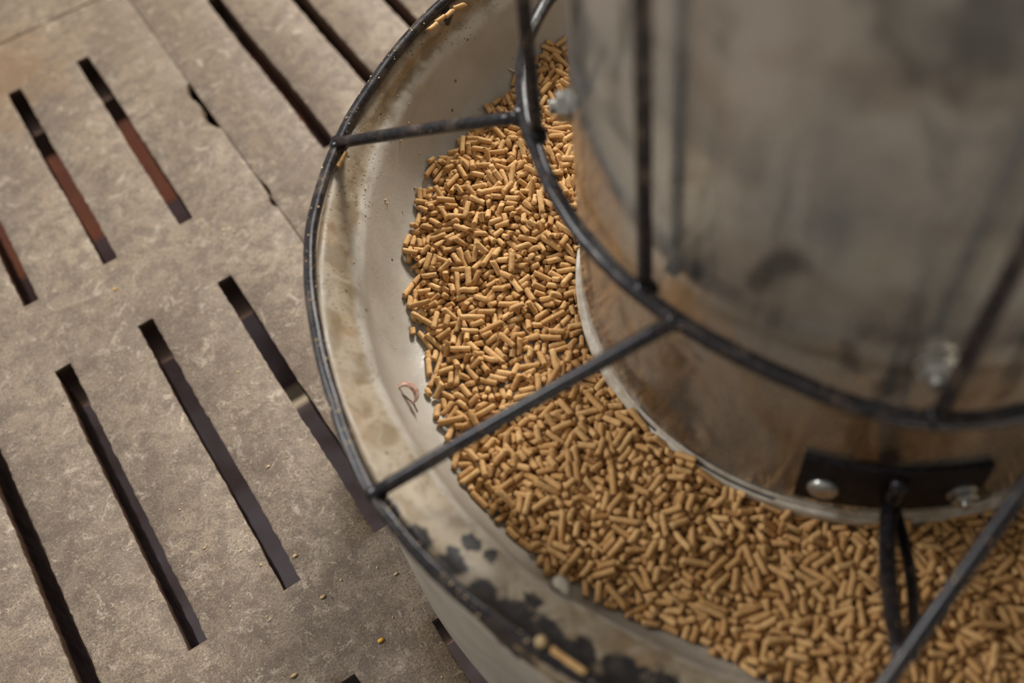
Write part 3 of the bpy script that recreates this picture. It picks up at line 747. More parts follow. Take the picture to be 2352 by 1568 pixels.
20523271,144150003,26622562,182077032,15315466,172069010,40858829,199018094,14975385,203083070,23756968,226079044,30837212,300081404,
40888328,248106034,32588317,222076033,22617783,226158040,29127479,290008433,32777888,291087162,16766096,126095022,27687882,272113113,
28958299,210089292,14576199,162040010,38087626,278062212,36451849,221137061,28223546,177088123,20383454,161031150,28143762,230117281,
20185444,202160060,26663454,166021005,19335347,166144004,21203700,136096053,27604089,188172233,15304217,185136120,22033528,124087004,
19315911,123105000,28327078,297134181,27827241,265132102,21026421,156104212,24416778,168093033,28672927,152088432,27036582,216178080,
29437263,304032041,21686656,166162193,19917037,174081021,27527327,272131112,22707537,229116041,27407503,282110223,26267260,256137023,
15086036,140124011,27968341,261103101,26315598,166056155,17135706,160158125,35222410,261167351,23594458,276128261,29243819,171079145,
22814147,260032190,21664277,242073023,27134130,197119154,35061961,195150291,41472499,167049074,25314246,240095221,28872491,234134012,
35403122,222176001,28906039,146030162,34582236,167125004,29576461,227156050,29476381,163075041,42698543,237011052,28516872,250145234,
21057443,204102181,21987576,213034021,36727224,289019144,22937367,212126012,20686848,173162151,21547234,205091292,32957075,265098184,
27678242,203106031,42192331,260147024,23845422,197071164,20854155,255074202,15274697,182028173,23165164,260128181,22633954,235058240,
25856122,138012092,22794274,237077082,17945292,186023003,14204929,192124201,16274343,231173140,14604838,221100041,17134496,207107161,
16805799,158081143,24153020,150080192,21344886,227049121,22043593,123001003,22165267,261150290,25933209,123028003,36092344,193122093,
14175085,229088130,20643542,127115023,35727398,345162044,17945997,145121152,33742999,177004054,29656624,210018220,25666386,191111171,
24206839,173169181,22586710,151117452,25106574,190150242,25816551,209141000,19956925,176088012,28357368,323115071,22566841,169144103,
40217940,280073022,43278723,231082033,26616526,157105154,33677823,302141282,18797134,166033031,26937290,267068154,16606801,181032000,
38847697,274100173,33502758,281075072,34892566,216150294,23864543,278167230,23984182,245023360,23474649,237159221,23745714,142028103,
28546254,123179004,20483616,147030241,16594761,200109144,27012904,179171094,24924287,209045004,15605306,212030232,22065362,205083032,
36682762,201038223,34022036,208036011,22536590,166049004,32916638,240128204,37562181,159038083,27082700,169078015,35827111,277032153,
25946767,200133051,25236742,234046290,30347173,279110383,36297312,273123054,36048167,245065093,35133248,123160003,20836805,147158162,
33898402,232002173,30787618,309000132,25037832,240076362,29897532,315089123,36788606,177131014,22537582,195034013,16416171,129072021,
17896723,137042033,38442623,235041171,18675491,160046101,16214288,227088042,19263874,144144075,17873866,134132031,18355251,192067302,
19384151,214027032,22444493,231141030,20283791,181160211,23113309,129136070,37282227,201029132,28083777,165058013,27083728,162158273,
24704493,228003192,28713796,152150005,26124891,250047003,18135876,141042451,19035135,157044005,20364274,250054012,22126154,173155450,
30463745,165054084,39582843,190157243,18755925,156115130,23596081,145161211,18455800,123161001,31296780,219091193,14114278,205117160,
30777093,286130024,13365135,173060100,27727667,276026172,18336260,145108142,25227167,225157095,21067387,199100061,25877756,244090174,
46248974,253081181,39337659,273101063,30612535,245043064,44972627,168140001,23115716,141002451,14524874,189020054,27825788,123106002,
21124805,238061051,19865218,207057050,26213958,208096270,17824109,216062240,27663949,215124050,19685396,208134311,26443645,123084004,
43972616,166164003,22643571,163015070,13654940,190123240,26065275,179164242,22664930,264141162,24322848,136124042,13854639,172053021,
30256610,201120081,13155086,194002260,28136600,204125072,33502046,176129061,34988037,259070421,26777171,253014431,25368064,211033091,
37158544,208049041,21317042,214063110,37597539,275043253,22427068,192116071,31946827,282133214,26178092,190090131,33977990,224105114,
16716216,129072024,28918112,225150192,29318254,208019132,28137762,231076064,38102002,253164143,26445732,123086004,34652839,225077183,
18414349,198091292,24963653,171082121,19223528,140134042,17454461,172090024,22154822,211141122,25943777,192001192,16124009,155140011,
21335305,183070134,15434288,193090133,18485982,130174450,38212878,203121220,33402923,211074002,23706137,145163161,23036673,155111362,
25576368,148134192,21936714,169150261,31947102,282114331,15755385,188058451,21986348,166174003,25276949,195093242,27046704,206042090,
40318043,248071023,29127412,303108010,21216876,152038432,40408147,258058101,19817212,153104043,20527408,171103091,25467986,232148220,
33357450,285004165,38248625,189045080,46438851,217055074,25677289,230015431,31627951,267035014,35047864,245116043,29337649,284066402,
31068192,213055011,32552569,241095142,33862532,205077013,19773526,148134084,23572895,156168082,24354641,233177194,19513698,128097023,
32752175,171116023,22933218,125064004,15645060,167129034,31143118,169089011,18984725,214024093,44272534,141079112,24343456,142115191,
21914664,213017074,24295242,194053171,25534904,250018360,24143967,166086001,20096134,148147191,40932387,168174002,31972241,208011260,
26536838,226166451,44768718,227121022,30307239,311112222,29317059,230002334,29757428,268051273,30257438,289132203,37677384,264151023,
33117833,294023380,22647458,204124093,21697506,207080133,27246897,223034223,21067124,193140130,32158226,204021182,30597939,266073062,
34887733,291024392,31798458,173039121,26417945,219171083,40942552,207029240,38912646,212171122,27132385,207097112,24013836,194115191,
16784092,189057191,21753966,239110042,17704000,161009060,20024472,237082302,22305432,166018003,28546077,124102000,26406251,123176005,
24822891,168123041,21195203,209008010,18914105,160028061,20894762,208080211,28604012,166058005,42612771,181111073,26665120,224050232,
22153766,145137142,24484947,225028271,24394244,227027171,18225356,145097094,31602286,204011040,43168346,252043262,30156230,175106424,
21066018,141105451,25036360,123135003,26352639,159031412,29796270,130104450,22953954,176114102,14125332,181130082,25186840,209093230,
28727544,266117134,28927937,253109202,33937519,302176240,19346750,168085031,32048109,213091222,27107596,268077172,16446535,147123000,
27548118,175156371,30108285,189178193,20335475,166154004,22155218,231081112,17133968,137137020,25334065,225121163,18734642,239168040,
37872375,184064124,22814569,247130142,23714598,220175121,24474761,260078042,24233998,201112191,24453787,174152214,35331818,155165000,
37222941,197038144,41182424,198085014,24224861,278033211,18995740,123018001,25284134,235153272,13295010,181126081,26794033,158046162,
20525865,123084000,24595309,197057260,30796404,162146184,32522387,150158095,27796684,193084293,22053026,146090061,19744253,210156003,
23946710,176009073,16465134,186055341,16983761,165113080,26066562,166102004,25476696,199162113,42348579,257006131,28007604,226170103,
29227373,266135073,19696428,164112053,33656978,266088102,30987742,273059183,31627776,317042243,33437034,264083292,33917391,304128253,
33428192,218149023,36642490,255135083,35142745,188157133,21694575,247038123,21585860,147168172,26635485,163081032,20485749,123010001,
23315774,123091001,22095759,123090003,20004542,202059224,26344660,244049011,26324516,235132220,23165433,185091201,23954990,224017143,
24644438,226003182,29583436,146019104,26494142,220070080,20165250,174044102,17475941,123137002,21233648,125003001,29833199,143152132,
36152094,167158064,28556443,154147222,20656418,123046003,39872795,169176043,27996967,205077224,22803004,137136041,29946322,123084003,
27537075,223065141,21396303,123076002,28167623,270127101,31627338,256126015,33016742,225115223,27207464,252152003,31596818,243154065,
29937923,252069061,33237158,275143084,22047239,223114281,32706794,269090161,39487777,251157053,29908082,268031142,19535673,166169002,
25083747,166137002,25065201,175011205,27622994,166077001,26844513,217124053,21723289,129063002,38362270,208168211,26803692,123174005,
23314547,248038050,25436164,145114261,14865295,171140023,20555335,166059004,31196489,168142004,22043882,207152002,13915217,192064042,
18594143,189025123,16504323,186045083,22304118,229158111,24603583,123123003,18274061,125132004,16295931,126055013,37792942,188126013,
23926896,183162212,36962601,178012193,38057840,291127014,24212615,182021260,16235072,178061233,40558032,289089031,33543396,136067063,
24406467,153049272,22946858,203159023,31177010,263012134,19316233,172147410,44958591,240026091,36038086,241062204,29086641,214117120,
28507837,276161072,22157137,210006091,32287186,264108071,29016711,168163093,23337338,233043111,39268651,189027053,28267818,237166042,
30177840,254019023,29338351,196085142,23715530,125174003,23353952,207124032,33581929,185140082,29223531,123021003,18394516,189073333,
21393832,166120003,28103493,173005420,32993052,186011121,18694996,214044121,32242082,178156020,35562602,172004041,25622786,162116103,
28946539,168086004,29242492,202135013,31026610,186010141,26872874,139110083,31552221,173096193,27786552,166042003,36977407,288154111,
30656324,166165012,26637111,232073231,47078841,215149380,24387377,236093073,22607738,192097121,20567303,151055063,19297103,150035011,
30617676,275052132,25717122,188118163,24147301,206015023,34028295,208102033,29718166,262145160,28448185,200101100,27107841,247066010,
22155509,180089251,36322874,210091152,20224541,250071242,27286048,123096004,38852060,194034222,27065833,123176001,15594386,210024122,
17845715,164063032,24844795,234173035,22354040,232072062,25826062,124013001,16164760,170122013,35627502,331156075,37602825,212171033,
26282515,171076153,25752957,179116073,38192165,211063013,27773739,192157121,36031991,170088013,25004906,257137100,31103322,168147040,
30873058,189046172,27684305,261144093,29986698,203132330,31297090,299040020,32307295,311102090,15915878,127055010,35407719,283141412,
34378004,257106110,23587687,202041102,28147390,250131142,34608131,230050103,21277289,188033063,28418043,253012120,37948567,163097163,
33562571,258036093,27172331,219098081,15325680,135081045,27265623,159033243,18585411,184044211,25705466,164070003,24614995,204176155,
15864241,207091131,26275816,123136001,18944500,201135163,35017112,339009202,23322981,157051040,33092222,220168152,21575039,216131420,
35502634,207108051,19734124,172082380,15375735,131081032,28562980,155093352,18704432,185104123,13925153,154065053,25066424,184165451,
22714828,200043055,30633203,166075023,25264668,224145151,39512299,144074113,27116309,123091003,26805383,166142002,40858231,241090122,
21095932,123014000,31222735,179001020,24184918,253069071,29902581,143065113,32853261,123098001,13095311,184134023,25526642,143036103,
25726993,205131182,39147984,262099193,40377832,247144090,37027334,263124081,23617580,211167093,24867713,205096210,25357706,229103182,
32378166,192093241,34547674,289151152,34278453,163156063,18125544,191108113,40142118,211149115,35302930,250077102,37882286,229154190,
26846087,147177111,26145124,214045072,23945932,123109001,23563608,146022104,38902373,196012122,39692671,193052191,25853948,174090272,
35172912,207064031,35456912,349072005,17454328,169064005,22723158,128064004,31982053,147156023,23645351,155169144,20113874,163035010,
27766181,123041001,20065994,123029002,22536204,158146020,22076240,123020001,24506361,123045001,43668369,232062133,21644980,204079014,
31302780,147026143,27226463,162053081,33747628,297095072,22647690,174096101,21556602,155170062,15005416,168071131,44978887,228171051,
40498147,200077164,34207850,280034261,34677962,221101132,33628339,189010152,30397778,262096142,32516953,235006012,29418011,246080072,
25237439,252108050,19245521,172105380,23995157,193092062,23274178,211031014,25745805,123136000,14135540,184054080,20984514,213125063,
26883270,142093201,28282887,166163000,27924031,166058000,21885148,194027081,27572500,182132043,26593374,130065450,34943164,142139171,
22714394,234062230,34801927,150001032,18796046,123162000,28182538,167130061,18175931,123171000,29707284,258145153,23416212,144094221,
24476687,153169172,36718067,282149192,26586991,199055043,30897362,288017025,35747912,278048123,33082096,130152011,43698465,225151281,
32437003,252101083,44798388,259151064,29907132,232046024,20677288,191034020,40967854,260141111,43998903,210016081,25467222,202068202,
24647062,194166092,38827737,228053182,17926392,125036002,28057979,248067052,28408131,163152022,18885615,204059053,36061759,204167023,
34382745,211029012,23123422,123058003,15694803,234060072,21305510,144009142,39588500,245069045,27066127,123075001,27633305,166123001,
16095261,179038243,33083326,123010001,34302543,166175023,26704828,252048084,20234081,206056121,15375535,172091024,17175550,123008003,
28393174,166112002,25834667,224055093,26843326,123011002,26033531,123081003,26403446,123166004,21826130,123051001,18785254,123118005,
23714147,205123093,28823581,123011000,35552329,168082162,24623861,145151231,26104903,207160024,21336095,123050001,43352508,123130002,
21835338,168077001,24016047,123033002,21766434,163052192,22795304,159099011,30487072,245065184,35338408,235020293,35102060,148008142,
34133310,152046221,43388410,202087061,37137472,258014283,24926884,166048003,32977213,305109003,28272782,123157001,31007469,288031114,
17256300,127090024,19306547,124097004,26216418,123036000,28697874,245171173,25707816,229174090,18536832,157162191,26437643,248123111,
27427913,235047143,33772770,215109155,37162573,229044301,27952339,211047050,16385211,210144280,38078408,212037054,20215138,195142081,
23273772,198152130,23414776,233080054,26144361,237004231,32042180,184018082,24683025,174058053,36792147,183092201,21014594,242027032,
19014905,208174002,26315324,169165252,25165275,214168240,19254109,123124003,20533969,166146003,23394467,212102022,17265156,167083001,
21534981,248085003,27176186,130178450,15115083,170040023,33043196,172037192,33273061,148019114,31623453,123068003,29103313,123049001,
17824176,145042191,23586422,123140002,41608324,211121111,17066034,125088012,30636505,152130232,19665417,149046143,27267149,213038290,
36721854,137096042,18506376,123034002,28637291,269046123,27306620,170133034,37431977,169008191,45728714,230059114,44008826,188063300,
25807206,233096213,25947373,209126022,42648657,203005163,29057719,265079033,29457908,221107101,33318518,159102000,44738872,184093011,
30588168,216055043,28257693,245081014,37311902,208148044,24962524,179147064,25195814,123046004,33242697,193082174,34642638,207020022,
25583604,123086001,19464532,199137094,30782666,156081115,20723835,150027153,16874624,178125132,23742988,129147014,33272992,123107003,
26194775,203007180,26642700,127147015,26533907,166128002,19133782,127148002,19833796,124137001,35422198,197095201,20793744,124098002,
24993699,123076002,25643063,149056143,18485088,173043032,20174971,206166052,26645006,227135142,27104311,207042034,22613809,149137143,
23136817,155147144,26234064,176046053,38182666,166030003,27956378,123056004,31603145,123047001,34037301,325014022,25716316,123177000,
22256516,123068003,44672601,123101001,26484769,165042015,19934040,123079002,20534413,198106152,30392988,153072140,36287413,296152103,
43298517,155150282,13605402,158047014,39678130,212110370,32687495,261095020,38837327,308163015,21547563,177113025,18176502,169089080,
38667903,241048013,34697583,270126073,45568912,203072142,21646843,123026002,31528304,183055073,26797224,226014431,22646957,163091011,
26257564,217040230,25622409,226024131,43562632,209095001,42442591,198065273,36711894,176137062,33972944,188049313,26494585,226104411,
24442957,147078211,17934611,213122043,40432351,194076192,27233239,178168230,23793427,123064001,14874582,146053011,34532103,143030431,
41592267,192067083,25894991,206070015,38562454,227075350,23963495,130072450,22083336,140071131,33663167,170112024,21714110,189086162,
19315998,123025002,25145324,156066193,32952920,166010002,15904535,132132015,15624639,175107031,20044608,195056242,25055255,162087011,
20234762,243129040,36911962,127142013,33222872,166009002,35072212,166125004,18184747,186166040,17825085,171121161,18135415,143095113,
32096627,169166014,30632232,165062052,28217317,227000034,24954829,266167081,39142708,132055061,20404123,172060063,28566605,167162221,
15385069,206125020,29696893,245060022,30183394,123043002,31452884,145170075,15464627,133132021,26635271,154136183,24045412,123085004,
36617589,258038135,14195208,147064045,22943668,123034001,27432607,161134040,45178822,219179072,29757490,257053301,20476910,125118003,
23333842,166109001,25127318,179120103,18566981,172085341,37802046,160142220,30742840,170036062,39468052,224098192,22195085,174078380,
28486995,212072122,19927120,140034012,21407177,150081261,27337007,181130172,22107189,195010162,24867620,217004102,26658027,175005112,
25247333,227032350,29428189,208029232,38661980,228143025,41262708,196123121,37192150,217084172,19145685,123018004,33662297,174125043,
34667276,313009114,22993076,166161052,35722550,176095082,23425208,185097132,26684399,229029240,23333250,147085171,29063029,181018091,
28062436,178129071,26282440,161069003,21844915,238048422,17685215,149160114,30183108,141110074,26573126,146165133,18364810,220033161,
23894347,225023124,24364545,209001004,20634891,203177131,29142839,179090002,38392231,174177120,42608343,224134191,16244401,156120134,
17105023,192149132,24163136,125108013,27902733,138059064,15575206,168049091,35052881,163116022,33818464,197051104,32043566,123154001,
22287136,166031002,18964324,205026130,21914552,196059052,45028783,184005042,44588601,200024083,15655330,170084021,27706854,201156351,
26556652,123158002,37752013,124090002,45268683,215143190,46608665,257044043,30996840,197091114,36627400,220085033,33066880,258132051,
32697666,271088410,35701871,141084020,16735319,130059450,18096902,150110032,23177262,184080272,45818528,253097013,29306875,214109132,
38177792,254125000,32057733,253120024,31107588,279104011,35937039,297155250,21156733,123103003,26462559,140091053,15215825,132052011,
26217413,250062061,33237536,246173342,20367057,130032002,21236556,142082431,35357963,166126005,25197879,196083031,38317376,249153055,
36707097,287159173,28097794,182175093,33858039,181073123,31282334,279025162,32852646,212077014,20735535,159120050,45512657,164170330,
24993929,152160232,39182661,174047034,32633434,123054004,19534378,194138273,27993935,157030203,39522106,206152052,24165049,207002052,
33023210,123008005,17284045,156009054,19584711,200174213,28213113,123144001,14454770,148133023,16304564,169123154,33292156,170026040,
24914053,170093020,24794101,213078010,25694332,161061263,20003941,123038002,24564194,166113004,31403409,165134100,33001979,149117072,
40452485,166110012,22384763,138123141,39062502,193089021,27103902,173116231,24842831,132124032,26446752,146117162,29633322,123049002,
24806525,166155003,35197448,278160123,28157084,232150250,29302984,155027001,31556724,169098033,32837718,266081010,21473982,123009001,
15154309,153138012,27133156,123084000,38842962,175143121,27674305,201148210,26386635,166102002,48038890,198176034,35582770,166053003,
24687757,183041310,29426779,194059032,29876995,263172101,22807068,147157133,41302828,153010173,28693141,123144001,33168394,175069234,
21327113,156014081,25526831,166048004,22147348,193058054,31397923,223027013,41778535,225058130,32617121,284005140,33268015,216058370,
38217709,257109131,25656925,123061004,27048094,164065110,26607973,185007154,23877214,220026091,25484550,166108004,39387431,294067105,
29502184,193023004,35692440,249069230,35123034,229131042,32292501,216071201,40338663,230094014,13665568,159047013,17205304,171045170,
27463861,172019071,33606886,272050102,17724687,220131170,22554423,199049210,23264847,245076041,21943169,131064002,20655150,166044002,
28696346,132058042,17734907,173009253,28843639,130137450,17724132,171036190,22584650,204112023,24123613,123031004,28563739,123150003,
19775329,199115161,23646532,123158003,20666157,123098000,25463992,166021031,29576105,141144161,27234027,188112100,22446150,123058002,
23496598,155135182,18784957,154109083,31652959,150057192,16134983,168084020,38332947,159134221,21094219,232049290,16955429,124090001,
23776862,123034004,27512437,144118064,22286442,145036351,34622983,146132094,22585932,123130000,15214788,218114270,36088232,209113003,
32853097,125109013,14874952,167034190,23036517,123068000,30313644,123063001,41952788,175081272,32766735,178100204,28426786,202083142,
28357162,251046041,19606320,123012002,15645345,127135002,18694176,124077001,19456254,123012005,26264540,154155392,37862766,123052004,
31613228,123008003,29173798,124060003,24086619,123049001,29582895,155090193,25706458,143086411,42812450,150158212,16914937,184065191,
32736661,168159141,35878114,196146250,22844501,201016140,33307630,260045011,18576155,123172000,26256974,123171001,30206398,123056000,
43838700,137016033,31516599,158163125,29692800,208001010,29642833,123123000,36022741,123046002,26976779,166131002,41738446,209120102,
28117656,214168044,32667361,253137011,15015494,130047002,37418587,142022033,40032166,123131002,22367036,150157212,29636512,123060004,
39552409,123129003,21526924,143168181,29107283,152159124,30506713,169144012,35298052,200127011,32447100,229142042,37027225,240147243,
33108114,221012301,20807172,132031002,24157850,169028031,23877503,209178023,36632210,154044112,27957722,204075062,28108045,181083062,
25757575,245045015,27027739,210045051,31138251,176055012,30858014,241011043,39097657,233094063,30017650,273131084,30642098,199156083,
44002481,183132171,34102653,228160302,33112393,184163031,20345570,123014003,16445695,146159181,26175681,123086001,29033229,123049000,
17564450,215116013,34362729,166077004,29033990,204058004,33776768,219122084,16915238,162162135,22815376,166002142,25754520,194040171,
36277832,303020054,28523040,140017083,17434641,195117282,26753809,152082134,24524052,216169050,37732713,170097310,21545042,167084003,
22494176,218066140,22535007,229033260,23973914,167176023,30302198,142147043,32922274,153097134,26033766,123086001,21404800,191076034,
17145484,134154370,23933755,123100003,27573380,123056000,26486448,166008001,15614817,184048131,17544860,194001133,23124055,207172064,
41057934,247004241,24204119,220125250,28037408,299041310,18615551,123059000,17836197,124053001,35472101,124081002,15595469,127048002,
16814332,128131014,28383249,123094000,16064174,143123052,21756499,148045192,41962847,123169004,17264735,125112005,31922927,182112083,
21734680,169026092,25352737,133073000,26116518,123067003,18215272,123119001,22642890,154142032,27173066,123130002,36421923,130140020,
16184471,166120132,39038511,172085024,35502417,150084062,21894164,155093171,27714135,155006322,26444347,181029241,21735247,201064140,
17355052,123100002,38012149,123143004,15574907,132097034,21857011,151139452,29812724,134019380,23454383,214020081,32767596,259141301,
18906728,128088023,20476761,130116450,24632728,144067001,22576815,123067002,22166780,141157171,23416951,190110182,31156948,209005003,
43258729,188084032,22444244,181168291,27104618,180063082,27127071,194128164,25154066,123152004,29356726,123068003,29216477,123060003,
25922686,131152000,45768628,165098014,19176673,126088013,20376971,154007133,38218647,150068070,25227098,166046014,22855038,168119121,
37742405,136085230,30387282,202103104,32028330,181054023,23537367,198037131,40388238,211093112,30358005,191060105,32678058,205060252,
30957298,280014370,35178097,239130040,27857550,219170133,36757162,235030160,32757937,267085211,21767516,156113012,31136405,123032003,
34668339,155026252,30988376,158017002,43248787,182173084,29287547,185053262,33438441,162066251,26427909,185095033,23257090,179120320,
29378104,199024153,30398107,245051053,28587434,278098080,33978079,217152001,24032513,233151074,35652768,215080133,27375558,201043133,
23675513,173004130,43172711,163035012,21965550,123175004,36202538,209085112,31452652,188029094,37998013,296096075,24345668,123163001,
21204271,209072014,39698620,181027044,24745707,123164002,16905839,125096013,18864259,179159124,24445461,166000002,36252647,147083085,
22573993,185114123,28424115,208057021,22283915,123176004,25623931,123047001,15474528,160031093,22774355,189145242,34918582,170053133,
25174605,208080121,20414402,257089160,27843609,123018003,17075375,124090002,23423516,130174450,30963265,123098001,32762798,151094124,
33672954,123107003,27722960,123082002,27363206,123084004,37588426,189057173,17154278,167069321,28802783,184085170,28732387,135083024,
39442160,123129004,14555266,140059032,21064367,167086003,20095113,157134101,23195131,169155033,23656305,123170003,20206217,123101000,
21963079,141090060,14284992,147089073,21196500,141055451,21805118,144017094,28522666,164126103,37112309,176119212,23815278,163177010,
30302767,146167152,24464545,166116004,39082267,167170012,32106500,167166012,25608010,176031072,20774241,187085261,26854680,235139021,
26052913,124137002,30303223,123143001,29086632,166069001,23066738,130072450,26904216,150126114,28352870,123148001,34402375,161170051,
30466582,146124301,30796824,158102154,29407150,202130283,28852723,192135070,21494858,171070031,31022926,195137302,26744288,165112031,
33472149,127149014,46238701,173008024,32092712,123157001,37172072,123097003,35432881,123022004,41358381,177114281,17515008,164156160,
23917025,186089132,33891919,151136062,28426880,179164202,31027292,227112074,22324882,240022240,24524704,233127371,20446622,123054005,
24555234,123175004,33882204,124145012,29473965,123059002,32722590,151048452,45278727,178009013,36558364,152047232,22615210,134031380,
24706983,152002432,19036895,155043133,33088253,170098013,41008310,193081180,42708487,195145422,30117340,220157152,36867646,233012132,
31797829,292094043,23785171,137130121,33927588,254122091,23997718,147095054,22656997,123009001,20395488,123149001,39828738,160095011,
36002549,123045002,18546469,124085010,28577893,169084014,28968193,151108001,31568134,153152432,32598332,180054042,36102197,163139040,
36728006,226072214,32587996,213071033,33586785,167161000,34297762,262103071,33947332,289013024,31152433,241025004,44472703,152048173,
32342358,254103310,31762005,171063023,24715514,152047432,33492798,252000061,16995601,124098003,21123277,132061001,37608377,240135041,
19475521,123150002,25884220,196130044,38442827,146090133,37741938,150008191,35208478,191133424,23225081,209048073,34781846,157120091,
21184682,189022130,33927063,277128172,31042505,172169013,30873524,123109000,13175586,182046020,35146973,312006131,38952217,146162152,
18054557,176024103,19455045,184080162,25325378,146068172,23664889,245079193,15624354,140138011,18444356,124160003,23693679,123088000,
22946185,123054000,17464395,140043161,24233074,131018430,35402328,123035002,41942519,123095003,20505963,123119000,28253543,123066001,
25874419,202092051,17505309,124172001,18964625,123097004,31003017,123084003,17354573,168109014,23026428,123050000,29573116,123117001,
31923067,175013380,35952263,158014230,25704819,198009022,36497479,263040132,36307935,272136032,15205191,130122010,33652353,123074004,
22545432,123157001,25053498,123051001,28993940,123149002,30163536,123019004,24506768,123149003,26683576,123128000,27113957,123095003,
35302686,123035001,18125001,149178192,28832422,175141032,38642894,138095064,27516772,166041002,39452938,166159214,36092977,160069110,
25643835,137159260,36718220,209113002,21384409,216089183,26784562,166149003,25825109,168105003,26834449,172093450,28707398,244131221,
17494479,124092012,26804446,123008005,30772843,123178000,26736404,123036002,32372932,123054005,42022429,123135000,16674954,125055002,
37042860,124054002,46638785,146048071,26654655,123038003,20004372,167128004,22364307,158169164,24696504,123157003,24966918,123016000,
15194740,153063152,21744980,161085003,22884486,123169003,31256949,166005004,24524034,131161042,24366904,153051142,24237334,169017043,
28517020,173074113,24097387,189176360,31897521,273050223,27344023,130008450,23474427,184010012,29007310,188167101,40817832,221144104,
37387765,263058102,25264902,203070022,26847578,220038082,31467144,258044023,25134850,226171113,37217719,288064062,28946911,239143311,
31947274,273037022,18526608,127096022,25994040,123062002,30986703,123162004,33892579,123168003,18345702,123153000,25302953,124150001,
38542714,123052002,23756736,123025001,23757759,177000042,15525997,131124000,23607380,150086095,25627105,123130004,44388658,174085051,
23634223,155089134,29072841,130158450,30056646,123027003,27313520,123077001,34023096,123160001,19284274,148046104,30716885,134009071,
36358247,166164004,39082452,141023161,40108113,168044004,24167444,179171035,26106958,187130173,25874447,163102022,30647526,249066033,
35888379,195091060,35068179,207072002,37527330,236128134,28657057,218147220,33127192,221001053,32657262,271107203,19306369,123104001,
22767555,144045052,24607457,124035002,25736766,123058003,16775134,124112003,22417459,151003042,23377547,158087222,30743746,123061002,
19306466,123055001,23207189,164139361,15315000,130133002,22227233,156002163,35668028,123108004,21437056,168104011,31087932,123154004,
23637042,143043140,19534777,165169204,29807966,125080012,35258303,168025002,36658291,166074004,35988603,155079050,38587877,175149094,
24037612,179043044,26347406,167003082,26127516,184168093,21064118,166150001,26536850,166036002,26177322,166075012,21665182,166109003,
29698004,169044013,39367752,214157062,28647366,209179004,25037472,214108083,28737161,168157004,31187106,206122061,26307309,209126032,
29296957,191024192,31607601,232064042,40638084,196078143,21214181,194129150,38547512,229102010,30076940,241134380,33647128,197076041,
34167456,245038202,34148163,200052071,32087910,264122190,29887363,271026210,35247670,253077150,26985558,162058184,40662159,241090044,
29952431,226135154,29022315,194171105,42172358,212116053,34766908,296169034,25935546,123056005,33382491,204165060,35603017,209130013,
40882241,211040060,22595131,231134312,36167672,289145135,36758299,250121032,21544323,206073024,35247114,275125163,34797243,272009084,
39802562,159136083,20774101,207058061,25073055,145053241,40612554,123079002,25802614,147022380,27713053,141011451,28115699,148126143,
18015767,141175161,21735706,123000004,40172825,123114005,39572100,163127011,18924392,135079101,15415254,128084020,22224352,191148312,
36862373,166119003,29332565,130154450,31153610,123056001,17925466,123005001,43102614,123123002,24234302,218024162,25094447,199037052,
24904723,176002033,21974460,188089162,32572077,137153032,20944629,162074135,22945475,123155000,27322835,173158450,19585163,166044004,
29022632,166034021,21724050,203136080,22274191,180081120,21146207,123067001,30003868,123060000,30882612,123078002,16075161,125057010,
21356366,123076000,26203856,123136002,36562762,123046004,42668365,156177154,21583788,123053001,17964324,131159100,18214721,147113162,
35523147,173113450,41182313,138042121,17234968,146076123,35781931,132093010,37992492,156098113,41652283,149045152,27554433,165059204,
22923879,171109050,21075384,166108000,27914034,123059003,20114322,207120020,17275092,202128221,35758029,223063170,27465446,151135452,
34607185,237006224,20875231,123088004,17184150,135011430,16974580,125124013,26095125,123139002,20705068,123052003,30202677,125122002,
38772377,145010123,18495029,123068001,16494863,154088183,23173836,123037000,26804076,124073001,27296949,160172062,31032288,167135221,
24315461,123085003,31283069,136088063,24304273,154170292,41257889,198031144,20584193,164162260,42058384,177002140,25214962,158175033,
28066782,166131003,42438611,223000102,34777012,261170083,33066835,210159203,33417811,242083033,22474557,211086251,16234311,133131011,
18594453,123179001,21904931,123078003,42898472,123079003,27484230,125032001,29627239,123003002,30772559,140067151,36722981,123074002,
28502603,124143001,26167212,123172002,27747237,168109014,40222471,124129002,43708759,148014023,29332452,153009192,34052706,123148000,
43538444,166003005,17344094,130089032,19247025,143085072,22296601,123164003,23733997,123171003,25773377,123117002,16545195,130154450,
27477098,123126001,30967193,207175055,16654171,134123031,23375020,148119114,24527531,169041022,15974930,171084022,22284028,150083212,
26865128,168053234,21175224,167063010,23937114,174038151,28137097,169176012,35403044,166045003,38272164,162110112,45338559,168008003,
26054815,123138005,26377055,162084023,31766546,123078002,41572777,142122181,29936617,166039002,31817634,178124043,27337452,209169002,
25487408,207126011,29107468,209059003,29167206,206111130,37847850,209170002,27797150,193152151,34316856,146100123,35787824,234166164,
25334638,168080141,23994942,165119192,32187855,244104033,28457843,200175135,30727590,231162065,29217259,244130390,29517568,259112193,
33977702,235129112,15915010,126134002,22016948,123059000,22947257,124115005,37552352,123074000,39868653,142095001,42538648,132087012,
45548655,129010005,22624620,123082004,27936600,123123001,34602263,123170000,41188435,123171003,19734291,123052003,21447376,143055062,
23653888,123084001,23524061,123081000,22864332,144168142,24465349,123175001,27703277,123130001,31898074,179089212,19894488,123049003,
19784715,144138142,24427077,139028102,26627018,123081003,29876747,143142141,36312311,123047003,40677877,148086133,42928687,163169162,
21934533,146024075,23617152,150031124,25897562,124080001,26857832,130057023,35332545,130026450,37873012,123179003,22874870,123119002,
22907135,152123432,24297154,151028163,25077485,159044102,27586505,123007003,26247465,162088024,27227752,169067014,41278460,163081004,
